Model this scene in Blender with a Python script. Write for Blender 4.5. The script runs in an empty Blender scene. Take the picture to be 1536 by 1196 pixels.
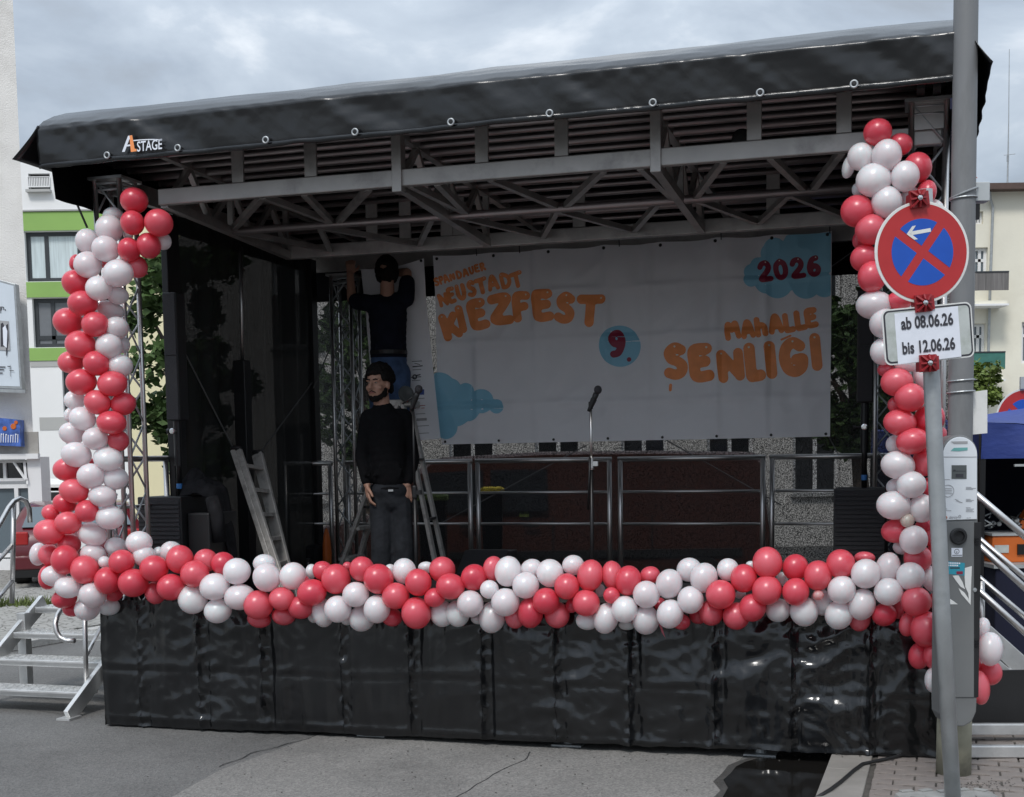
import bpy, math, random
from mathutils import Vector, Matrix, noise
random.seed(7)
scene = bpy.context.scene
PI = math.pi

# ------------------------------------------------------------------ camera
F, CX, CY, PITCH, ROLL, EYE = 1990.0, 768.0, 866.0, 0.0908, 0.0147, 1.7
cp, sp, cr, sr = math.cos(PITCH), math.sin(PITCH), math.cos(ROLL), math.sin(ROLL)
FW = Vector((0, cp, -sp)); R0 = Vector((1, 0, 0)); U0 = Vector((0, sp, cp))
EX = R0*cr - U0*sr; EY = R0*sr + U0*cr
CAM = Vector((0, 0, EYE))
cam_data = bpy.data.cameras.new('camera')
cam = bpy.data.objects.new('camera', cam_data); scene.collection.objects.link(cam)
cam.matrix_world = Matrix((( EX.x, EY.x, -FW.x, 0), (EX.y, EY.y, -FW.y, 0), (EX.z, EY.z, -FW.z, EYE), (0, 0, 0, 1)))
cam_data.sensor_fit = 'HORIZONTAL'; cam_data.sensor_width = 36
cam_data.lens = F/1536*36; cam_data.shift_y = (CY-598)/1536
cam_data.clip_start = .1; cam_data.clip_end = 2000
scene.camera = cam

# ------------------------------------------------------------------ world and sun (overcast)
SUN_EL, SUN_AZ = math.radians(52), math.radians(-160)     # behind the camera, slightly left
world = bpy.data.worlds.new('World'); scene.world = world; world.use_nodes = True
nt = world.node_tree; nt.nodes.clear()
def wn(t, **k):
    n = nt.nodes.new(t)
    for a, b in k.items(): setattr(n, a, b)
    return n
L = nt.links.new
out = wn('ShaderNodeOutputWorld'); bg = wn('ShaderNodeBackground'); bg.inputs[1].default_value = .1
sky = wn('ShaderNodeTexSky', sky_type='NISHITA'); sky.sun_disc = False
sky.sun_elevation = SUN_EL; sky.sun_rotation = math.radians(200)
tc = wn('ShaderNodeTexCoord'); sep = wn('ShaderNodeSeparateXYZ'); L(tc.outputs['Generated'], sep.inputs[0])
def wm(op, a, b=None, clamp=False):
    n = wn('ShaderNodeMath', operation=op); n.use_clamp = clamp
    for i, v in enumerate((a, b)):
        if v is None: continue
        if isinstance(v, (int, float)): n.inputs[i].default_value = v
        else: L(v, n.inputs[i])
    return n.outputs[0]
zc = wm('MAXIMUM', sep.outputs[2], 0.0)
den = wm('ADD', zc, .28)
comb = wn('ShaderNodeCombineXYZ')
L(wm('DIVIDE', sep.outputs[0], den), comb.inputs[0]); L(wm('DIVIDE', sep.outputs[1], den), comb.inputs[1])
mp = wn('ShaderNodeMapping'); mp.inputs['Location'].default_value = (3.1, 1.7, 0); L(comb.outputs[0], mp.inputs[0])
n1 = wn('ShaderNodeTexNoise'); n1.inputs['Scale'].default_value = 2.3; n1.inputs['Detail'].default_value = 9; n1.inputs['Roughness'].default_value = .55; n1.inputs['Distortion'].default_value = .35
L(mp.outputs[0], n1.inputs['Vector'])
ramp = wn('ShaderNodeValToRGB'); L(n1.outputs['Fac'], ramp.inputs[0])
e = ramp.color_ramp.elements
e[0].position = .36; e[0].color = (.285, .315, .355, 1)
e[1].position = .72; e[1].color = (.84, .86, .88, 1)
m1 = e.new(.46); m1.color = (.335, .385, .45, 1)
m2 = e.new(.56); m2.color = (.43, .485, .55, 1)
gain = wm('ADD', wm('MULTIPLY', zc, 18.0), 6.6)          # brighter towards the zenith, as an overcast sky is
vm = wn('ShaderNodeVectorMath', operation='SCALE'); L(ramp.outputs[0], vm.inputs[0]); L(gain, vm.inputs['Scale'])
mix = wn('ShaderNodeMixRGB'); mix.inputs[0].default_value = .88
L(sky.outputs[0], mix.inputs[1]); L(vm.outputs[0], mix.inputs[2])
L(mix.outputs[0], bg.inputs[0]); L(bg.outputs[0], out.inputs[0])
sd = bpy.data.lights.new('sun', 'SUN'); sd.energy = 1.5; sd.angle = math.radians(12); sd.color = (1, .97, .93)
sun = bpy.data.objects.new('sun', sd); scene.collection.objects.link(sun)
sun.rotation_euler = (math.radians(38), 0, math.radians(-20))
scene.view_settings.view_transform = 'Standard'; scene.view_settings.look = 'None'
scene.view_settings.exposure = 0.38; scene.view_settings.gamma = 1
scene.render.engine = 'CYCLES'
scene.cycles.max_bounces = 8; scene.cycles.transparent_max_bounces = 24
scene.cycles.use_denoising = True

# ------------------------------------------------------------------ projection helpers
YAW, OX, OY = .2937, -2.58, 8.516
US = Vector((math.cos(YAW), -math.sin(YAW), 0)); VS = Vector((math.sin(YAW), math.cos(YAW), 0)); OS = Vector((OX, OY, 0))
def S(p): return OS + US*p[0] + VS*p[1] + Vector((0, 0, p[2]))       # stage coordinates (along, depth, up) to world
def ray(x, y): return FW*F + EX*(x-CX) - EY*(y-CY)
def on_t(x, y, t):
    d = ray(x, y); k = ((OS + VS*t - CAM).dot(VS))/d.dot(VS); q = CAM + d*k - OS
    return Vector((q.dot(US), t, q.z))
def on_y(x, y, Y):
    d = ray(x, y); return CAM + d*(Y/d.y)
def on_z(x, y, z):
    d = ray(x, y); return CAM + d*((z-EYE)/d.z)
def depth(P): return (Vector(P)-CAM).dot(FW)

# ------------------------------------------------------------------ materials
def mat(name, col, rough=.6, metal=0., var=.12, vscale=6., bump=0., bscale=80., detail=6, coat=0., spec=.5, dirt=None, stretch=None, sub=0.):
    m = bpy.data.materials.new(name); m.use_nodes = True
    t = m.node_tree; b = t.nodes['Principled BSDF']; l = t.links.new
    b.inputs['Roughness'].default_value = rough; b.inputs['Metallic'].default_value = metal
    b.inputs['Coat Weight'].default_value = coat; b.inputs['Specular IOR Level'].default_value = spec
    co = t.nodes.new('ShaderNodeTexCoord'); vec = co.outputs['Object']
    if stretch:
        g = t.nodes.new('ShaderNodeMapping'); g.inputs['Scale'].default_value = stretch; l(vec, g.inputs[0]); vec = g.outputs[0]
    n = t.nodes.new('ShaderNodeTexNoise'); n.inputs['Scale'].default_value = vscale; n.inputs['Detail'].default_value = detail; l(vec, n.inputs['Vector'])
    r = t.nodes.new('ShaderNodeValToRGB'); l(n.outputs['Fac'], r.inputs[0])
    c = Vector(col[:3])
    r.color_ramp.elements[0].position = .28; r.color_ramp.elements[1].position = .72
    r.color_ramp.elements[0].color = (*[max(0, x*(1-var)) for x in c], 1)
    r.color_ramp.elements[1].color = (*[min(1, x*(1+var)) for x in c], 1)
    colout = r.outputs[0]
    if dirt:
        dcol, amt, dsc = dirt
        n2 = t.nodes.new('ShaderNodeTexNoise'); n2.inputs['Scale'].default_value = dsc; n2.inputs['Detail'].default_value = 8; n2.inputs['Roughness'].default_value = .65
        l(vec, n2.inputs['Vector'])
        r2 = t.nodes.new('ShaderNodeValToRGB'); l(n2.outputs['Fac'], r2.inputs[0])
        r2.color_ramp.elements[0].position = .5; r2.color_ramp.elements[1].position = .68
        r2.color_ramp.elements[0].color = (0, 0, 0, 1); r2.color_ramp.elements[1].color = (amt, amt, amt, 1)
        mx = t.nodes.new('ShaderNodeMixRGB'); l(r2.outputs[0], mx.inputs[0]); l(colout, mx.inputs[1]); mx.inputs[2].default_value = (*dcol, 1)
        colout = mx.outputs[0]
    l(colout, b.inputs['Base Color'])
    if rough < .9 and var > 0:
        mr = t.nodes.new('ShaderNodeMapRange'); l(n.outputs['Fac'], mr.inputs[0])
        mr.inputs[3].default_value = max(.02, rough-.06); mr.inputs[4].default_value = min(1, rough+.08); l(mr.outputs[0], b.inputs['Roughness'])
    if bump:
        nb = t.nodes.new('ShaderNodeTexNoise'); nb.inputs['Scale'].default_value = bscale; nb.inputs['Detail'].default_value = 4; l(vec, nb.inputs['Vector'])
        bp = t.nodes.new('ShaderNodeBump'); bp.inputs['Strength'].default_value = bump; bp.inputs['Distance'].default_value = .01
        l(nb.outputs['Fac'], bp.inputs['Height']); l(bp.outputs[0], b.inputs['Normal'])
    return m

def mesh_fabric(name, col, clear, scale=230., contrast=.9):
    m = bpy.data.materials.new(name); m.use_nodes = True
    t = m.node_tree; l = t.links.new; b = t.nodes['Principled BSDF']; o = t.nodes['Material Output']
    b.inputs['Base Color'].default_value = (*col, 1); b.inputs['Roughness'].default_value = .7
    tr = t.nodes.new('ShaderNodeBsdfTransparent'); mx = t.nodes.new('ShaderNodeMixShader')
    co = t.nodes.new('ShaderNodeTexCoord'); n = t.nodes.new('ShaderNodeTexNoise'); n.inputs['Scale'].default_value = scale; n.inputs['Detail'].default_value = 1
    l(co.outputs['Object'], n.inputs['Vector'])
    mr = t.nodes.new('ShaderNodeMapRange'); l(n.outputs['Fac'], mr.inputs[0]); mr.inputs[1].default_value = .35; mr.inputs[2].default_value = .65
    mr.inputs[3].default_value = clear*(1-contrast); mr.inputs[4].default_value = clear*(1+contrast)
    l(mr.outputs[0], mx.inputs[0]); l(b.outputs[0], mx.inputs[1]); l(tr.outputs[0], mx.inputs[2]); l(mx.outputs[0], o.inputs['Surface'])
    return m

def balloon_mat(name, col, trans, edge):
    m = bpy.data.materials.new(name); m.use_nodes = True
    t = m.node_tree; l = t.links.new; b = t.nodes['Principled BSDF']; o = t.nodes['Material Output']
    inf = t.nodes.new('ShaderNodeObjectInfo')
    hs = t.nodes.new('ShaderNodeHueSaturation'); hs.inputs['Color'].default_value = (*col, 1)
    mr = t.nodes.new('ShaderNodeMapRange'); l(inf.outputs['Random'], mr.inputs[0]); mr.inputs[3].default_value = .86; mr.inputs[4].default_value = 1.12
    l(mr.outputs[0], hs.inputs['Value'])
    mr2 = t.nodes.new('ShaderNodeMapRange'); l(inf.outputs['Random'], mr2.inputs[0]); mr2.inputs[3].default_value = 1.06; mr2.inputs[4].default_value = .88
    l(mr2.outputs[0], hs.inputs['Saturation'])
    lw = t.nodes.new('ShaderNodeLayerWeight'); lw.inputs['Blend'].default_value = .5       # pearl skin: rim light through the rubber painted into the base colour
    mx = t.nodes.new('ShaderNodeMixRGB'); l(lw.outputs['Facing'], mx.inputs[0]); l(hs.outputs[0], mx.inputs[1]); mx.inputs[2].default_value = (*edge, 1)
    l(mx.outputs[0], b.inputs['Base Color'])
    b.inputs['Roughness'].default_value = .30; b.inputs['Specular IOR Level'].default_value = .5
    b.inputs['Subsurface Weight'].default_value = .75; b.inputs['Subsurface Radius'].default_value = (1.0, .55, .55); b.inputs['Subsurface Scale'].default_value = .085
    b.inputs['Coat Weight'].default_value = .8; b.inputs['Coat Roughness'].default_value = .33
    tl = t.nodes.new('ShaderNodeBsdfTranslucent'); l(hs.outputs[0], tl.inputs[0])
    ms = t.nodes.new('ShaderNodeMixShader'); ms.inputs[0].default_value = trans
    l(b.outputs[0], ms.inputs[1]); l(tl.outputs[0], ms.inputs[2])
    tp = t.nodes.new('ShaderNodeBsdfTransparent'); l(hs.outputs[0], tp.inputs[0]); m3 = t.nodes.new('ShaderNodeMixShader'); m3.inputs[0].default_value = .13
    l(ms.outputs[0], m3.inputs[1]); l(tp.outputs[0], m3.inputs[2]); l(m3.outputs[0], o.inputs['Surface'])
    return m

def tarp_mat(name, col, rough, b1, s1, b2, s2):
    m = mat(name, col, rough, var=.10, vscale=3, dirt=((.10, .10, .10), .025, 2.2), spec=.68)
    t = m.node_tree; l = t.links.new; b = t.nodes['Principled BSDF']
    co = t.nodes.new('ShaderNodeTexCoord')
    mpn = t.nodes.new('ShaderNodeMapping'); mpn.inputs['Scale'].default_value = (1, 1, .75); l(co.outputs['Object'], mpn.inputs[0])
    na = t.nodes.new('ShaderNodeTexNoise'); na.inputs['Scale'].default_value = s1; na.inputs['Detail'].default_value = 3; na.inputs['Distortion'].default_value = 1.2; l(mpn.outputs[0], na.inputs['Vector'])
    nb = t.nodes.new('ShaderNodeTexNoise'); nb.inputs['Scale'].default_value = s2; nb.inputs['Detail'].default_value = 5; nb.inputs['Distortion'].default_value = 1.6; l(mpn.outputs[0], nb.inputs['Vector'])
    ba = t.nodes.new('ShaderNodeBump'); ba.inputs['Strength'].default_value = b1; ba.inputs['Distance'].default_value = .03; l(na.outputs['Fac'], ba.inputs['Height'])
    bb = t.nodes.new('ShaderNodeBump'); bb.inputs['Strength'].default_value = b2; bb.inputs['Distance'].default_value = .008; l(nb.outputs['Fac'], bb.inputs['Height']); l(ba.outputs[0], bb.inputs['Normal'])
    l(bb.outputs[0], b.inputs['Normal'])
    return m

def asphalt_mat(nm, col):
    m = mat(nm, col, .88, var=.14, vscale=.9, dirt=((.055, .054, .053), .55, .5))
    t = m.node_tree; l = t.links.new; b = t.nodes['Principled BSDF']
    src = b.inputs['Base Color'].links[0].from_socket
    co = t.nodes.new('ShaderNodeTexCoord')
    v = t.nodes.new('ShaderNodeTexVoronoi'); v.inputs['Scale'].default_value = 95; l(co.outputs['Object'], v.inputs['Vector'])
    r = t.nodes.new('ShaderNodeValToRGB'); l(v.outputs['Color'], r.inputs[0])
    r.color_ramp.elements[0].color = (.6, .6, .6, 1); r.color_ramp.elements[1].color = (1.45, 1.43, 1.4, 1)
    mx = t.nodes.new('ShaderNodeMixRGB'); mx.blend_type = 'MULTIPLY'; mx.inputs[0].default_value = .8; l(src, mx.inputs[1]); l(r.outputs[0], mx.inputs[2])
    l(mx.outputs[0], b.inputs['Base Color'])
    bp = t.nodes.new('ShaderNodeBump'); bp.inputs['Strength'].default_value = .5; bp.inputs['Distance'].default_value = .006; l(v.outputs['Distance'], bp.inputs['Height']); l(bp.outputs[0], b.inputs['Normal'])
    return m

def cobble_mat():
    m = mat('cobbles', (.33, .32, .30), .85, var=.1, vscale=.6, dirt=((.2, .2, .16), .5, .7))
    t = m.node_tree; l = t.links.new; b = t.nodes['Principled BSDF']
    src = b.inputs['Base Color'].links[0].from_socket
    co = t.nodes.new('ShaderNodeTexCoord')
    v = t.nodes.new('ShaderNodeTexVoronoi'); v.inputs['Scale'].default_value = 9; v.feature = 'DISTANCE_TO_EDGE'; l(co.outputs['Object'], v.inputs['Vector'])
    r = t.nodes.new('ShaderNodeValToRGB'); l(v.outputs['Distance'], r.inputs[0]); r.color_ramp.elements[1].position = .09
    r.color_ramp.elements[0].color = (.42, .42, .4, 1); r.color_ramp.elements[1].color = (1, 1, 1, 1)
    mx = t.nodes.new('ShaderNodeMixRGB'); mx.blend_type = 'MULTIPLY'; mx.inputs[0].default_value = 1; l(src, mx.inputs[1]); l(r.outputs[0], mx.inputs[2])
    l(mx.outputs[0], b.inputs['Base Color'])
    bp = t.nodes.new('ShaderNodeBump'); bp.inputs['Strength'].default_value = .6; bp.inputs['Distance'].default_value = .02; l(r.outputs[0], bp.inputs['Height']); l(bp.outputs[0], b.inputs['Normal'])
    return m

M = {}
M['asphalt'] = asphalt_mat('asphalt', (.136, .135, .132)); M['asphaltpale'] = asphalt_mat('pale_asphalt', (.195, .190, .181)); M['cobbles'] = cobble_mat()
M['damp'] = asphalt_mat('damp_asphalt', (.055, .053, .050)); M['crack'] = mat('crack', (.03, .03, .03), .95)
M['concrete'] = mat('concrete', (.25, .235, .215), .9, var=.16, vscale=5, bump=.3, bscale=120, dirt=((.2, .19, .17), .6, 3))
M['kerb'] = mat('kerb_granite', (.42, .41, .39), .85, var=.18, vscale=40, bump=.3, bscale=150, dirt=((.2, .19, .17), .6, 4))
M['paver'] = mat('paver_concrete', (.205, .18, .165), .9, var=.18, vscale=7, bump=.4, bscale=160, dirt=((.2, .17, .15), .55, 5))
M['sand'] = mat('joint_sand', (.075, .068, .06), .95, var=.3, vscale=20)
M['water'] = mat('puddle_water', (.012, .011, .010), .03, var=0, spec=.5)
M['pvc'] = tarp_mat('skirt_pvc', (.006, .0065, .0075), .15, .16, 2.2, .16, 11)
M['roofpvc'] = tarp_mat('roof_pvc', (.009, .0095, .0105), .24, .16, 1.8, .20, 9)
M['roofin'] = mat('roof_underside', (.003, .003, .0035), .95, spec=.1)
M['alu'] = mat('brushed_aluminium', (.62, .61, .60), .36, metal=1, var=.1, vscale=9, stretch=(1, 1, .2))
M['alupaint'] = mat('mill_aluminium', (.70, .70, .69), .42, metal=.75, var=.10, vscale=12, dirt=((.35, .35, .33), .5, 6))
M['beam'] = mat('roof_aluminium', (.42, .40, .385), .45, metal=.8, var=.15, vscale=5, dirt=((.16, .15, .15), .5, 4))
M['purlin'] = mat('purlin_tube', (.40, .35, .35), .38, metal=.8, var=.1, vscale=4)
M['steel'] = mat('galvanised_steel', (.42, .44, .45), .45, metal=.6, var=.16, vscale=14, dirt=((.25, .26, .26), .5, 7))
M['chrome'] = mat('chrome', (.7, .7, .7), .15, metal=1, var=.03)
M['black'] = mat('black_plastic', (.014, .014, .015), .5, var=.1)
M['blackmetal'] = mat('black_metal', (.012, .012, .013), .4, metal=.2, var=.1)
M['grille'] = mat('speaker_grille', (.026, .025, .029), .55, var=.2, vscale=200, bump=.6, bscale=300, stretch=(.3, .3, 2))
M['cloth'] = mat('black_cloth', (.018, .018, .020), .95, spec=.12, var=.3, vscale=20, bump=.3, bscale=200)
M['gauze'] = mesh_fabric('rear_gauze', (.010, .010, .011), .19, scale=125, contrast=.95)
M['sidegauze'] = mesh_fabric('side_gauze', (.006, .007, .007), .020, scale=150)
M['deckply'] = mat('deck_plywood', (.075, .062, .052), .7, var=.2, vscale=3, dirt=((.12, .11, .10), .4, 5))
M['rope'] = mat('rope', (.12, .12, .12), .8)
M['tape'] = mat('blue_tape', (.03, .16, .42), .5)
M['banner'] = mat('banner_vinyl', (.93, .93, .96), .55, var=.04, vscale=3, bump=.12, bscale=12)
def let_through(m, f):
    t = m.node_tree; l = t.links.new; b = t.nodes['Principled BSDF']; o = t.nodes['Material Output']
    tl = t.nodes.new('ShaderNodeBsdfTranslucent'); l(b.inputs['Base Color'].links[0].from_socket, tl.inputs[0]); ms = t.nodes.new('ShaderNodeMixShader'); ms.inputs[0].default_value = f
    l(b.outputs[0], ms.inputs[1]); l(tl.outputs[0], ms.inputs[2]); l(ms.outputs[0], o.inputs['Surface'])
let_through(M['banner'], .30)
M['orange'] = mat('print_orange', (.90, .31, .10), .5, var=.08, vscale=14)
M['maroon'] = mat('print_maroon', (.26, .018, .05), .5, var=.05)
M['cyan'] = mat('print_cyan', (.25, .55, .72), .5, var=.04)
M['shine'] = mat('print_highlight', (.85, .75, .66), .5, var=0)
M['inkdark'] = mat('print_ink', (.04, .04, .05), .6, var=0)
M['inkred'] = mat('print_red', (.4, .06, .06), .6, var=0)
M['inkblue'] = mat('print_blue', (.05, .1, .35), .6, var=0)
M['inkgrey'] = mat('print_grey', (.36, .36, .37), .6, var=0)
M['white'] = mat('white_paint', (.78, .78, .77), .5, var=.05)
M['paper'] = mat('paper', (.76, .79, .86), .6, var=.03, vscale=10, bump=.15, bscale=14)
M['signwhite'] = mat('sign_white', (.74, .74, .72), .4, var=.05, dirt=((.45, .47, .42), .4, 10))
M['signred'] = mat('sign_red', (.46, .028, .030), .4, var=.07, vscale=10)
M['signblue'] = mat('sign_blue', (.010, .085, .46), .4, var=.06, vscale=10)
M['signback'] = mat('sign_aluminium', (.50, .52, .52), .45, metal=.5, var=.08)
M['signgrey'] = mat('sign_reflective_grey', (.50, .53, .51), .45, var=.1, vscale=18, dirt=((.3, .33, .28), .5, 14))
M['clampred'] = mat('clamp_red_plastic', (.30, .018, .024), .45, var=.1)
M['lamppost'] = mat('lamp_post_paint', (.185, .19, .195), .5, var=.12, vscale=4, dirt=((.11, .11, .11), .5, 6), stretch=(1, 1, .3))
M['postbase'] = mat('stained_post_base', (.30, .29, .22), .85, var=.2, vscale=8, bump=.2, bscale=90, dirt=((.14, .14, .12), .7, 6))
M['charger'] = mat('charger_grey', (.155, .16, .16), .5, var=.07, vscale=6)
M['panelwhite'] = mat('charger_white', (.74, .77, .80), .4, var=.03)
M['screen'] = mat('screen_grey', (.10, .11, .11), .3, var=.05)
M['teal'] = mat('teal_print', (.16, .42, .40), .5, var=.05)
M['sticker'] = mat('cyan_sticker', (.03, .30, .40), .5, var=.05)
M['rubber'] = mat('recycled_rubber', (.25, .25, .24), .95, var=.2, vscale=12, bump=.5, bscale=60)
M['render'] = mat('roughcast_render', (.74, .72, .69), .95, var=.07, vscale=2, bump=.9, bscale=45, dirt=((.55, .53, .50), .6, 1.6))
M['renderbase'] = mat('base_render', (.36, .34, .31), .95, var=.15, vscale=3, bump=.4, bscale=40, dirt=((.55, .55, .53), .5, 2))
M['facadewhite'] = mat('facade_white', (.80, .80, .80), .9, var=.04, vscale=.4)
M['facadegrey'] = mat('facade_grey', (.42, .42, .41), .9, var=.06, vscale=.4)
M['facadegreen'] = mat('facade_green', (.26, .43, .12), .85, var=.07, vscale=.5)
M['facadecream'] = mat('facade_cream', (.80, .765, .645), .95, var=.07, vscale=.5, bump=.5, bscale=7, dirt=((.68, .64, .52), .5, .35))
M['facadeyellow'] = mat('facade_pale_yellow', (.78, .72, .48), .9, var=.05, vscale=.5)
M['facadelight'] = mat('facade_light', (.62, .60, .57), .9, var=.12, vscale=.5, bump=.4, bscale=9)
M['roofbrown'] = mat('eave_brown', (.10, .065, .055), .8, var=.15)
M['brick'] = mat('roof_brick', (.24, .085, .065), .9, var=.25, vscale=2)
M['frame'] = mat('dark_window_frame', (.035, .04, .045), .5, var=.05)
M['framewhite'] = mat('white_window_frame', (.76, .76, .76), .5, var=.03)
M['glass'] = mat('window_glass', (.10, .13, .15), .06, var=.3, vscale=.5, spec=.9)
M['glassdark'] = mat('dark_window_glass', (.02, .022, .025), .08, var=.3, vscale=.5, spec=.7)
M['curtain'] = mat('net_curtain', (.56, .64, .66), .7, var=.16, vscale=2.5, stretch=(6, 6, .3), spec=.6)
M['blind'] = mat('grey_blind', (.16, .17, .185), .5, var=.06)
M['reed'] = mat('reed_screen', (.17, .16, .155), .9, var=.35, vscale=4, stretch=(6, 6, .2))
M['greencloth'] = mat('green_balcony_cloth', (.05, .17, .14), .8, var=.12)
M['leafdark'] = mat('leaf_green', (.045, .088, .018), .7, var=.45, vscale=1.4)
M['leaflight'] = mat('leaf_light', (.12, .17, .03), .6, var=.4, vscale=2.5)
M['bark'] = mat('bark', (.09, .07, .055), .95, var=.3)
M['grass'] = mat('grass_blades', (.10, .13, .035), .9, var=.3)
M['carred'] = mat('car_paint_red', (.10, .004, .010), .3, var=.03, coat=.6)
M['vanred'] = mat('van_paint_red', (.060, .018, .011), .35, var=.03, coat=.5)
M['tyre'] = mat('tyre', (.012, .012, .012), .9)
M['lampred'] = mat('tail_lamp', (.35, .02, .02), .2)
M['lampclear'] = mat('lamp_clear', (.7, .68, .66), .15)
M['yellow'] = mat('yellow_awning', (.80, .58, .02), .6, var=.05)
M['gazebo'] = mat('gazebo_blue', (.025, .050, .23), .6, var=.12, vscale=5, bump=.5, bscale=9, stretch=(1, 1, 2.5))
M['gazebonavy'] = mat('gazebo_navy', (.006, .008, .028), .8, var=.1)
M['caseorange'] = mat('orange_case', (.58, .13, .018), .5, var=.08)
M['skin'] = mat('skin', (.37, .205, .145), .55, var=.07, vscale=25)
M['hair'] = mat('black_hair', (.008, .007, .0065), .75, spec=.15, var=.3, vscale=60, bump=.6, bscale=150)
M['sweater'] = mat('black_sweater', (.007, .007, .008), .95, spec=.12, var=.2, vscale=30, bump=.3, bscale=220)
M['tshirt'] = mat('navy_tshirt', (.012, .014, .024), .95, spec=.12, var=.2, vscale=12, bump=.25, bscale=30)
M['jeansdark'] = mat('charcoal_jeans', (.022, .024, .028), .95, spec=.12, var=.3, vscale=16, bump=.5, bscale=35)
M['jeansblue'] = mat('blue_jeans', (.055, .10, .20), .95, var=.25, vscale=16, bump=.5, bscale=35)
M['lip'] = mat('lip', (.30, .12, .10), .5, var=0)
M['eye'] = mat('eye', (.03, .025, .02), .2, var=0)
M['eyewhite'] = mat('eye_white', (.26, .23, .21), .3, var=0)
M['posterblue'] = mat('poster_ground', (.62, .68, .74), .4, var=.04)
M['shopblue'] = mat('shop_sign_blue', (.06, .13, .42), .35, var=.55, vscale=9)
M['wood'] = mat('ladder_aluminium', (.50, .48, .45), .5, metal=.35, var=.14, vscale=9, dirt=((.20, .19, .18), .7, 14))
M['bred'] = balloon_mat('balloon_red', (.80, .100, .150), .16, (.98, .095, .13))
M['bwhite'] = balloon_mat('balloon_white', (.93, .855, .875), .16, (.98, .88, .90))
M['bcream'] = balloon_mat('balloon_cream', (.80, .70, .62), .3, (.7, .55, .5))
M['bpink'] = balloon_mat('balloon_pink', (.86, .42, .42), .3, (.7, .25, .25))

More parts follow.
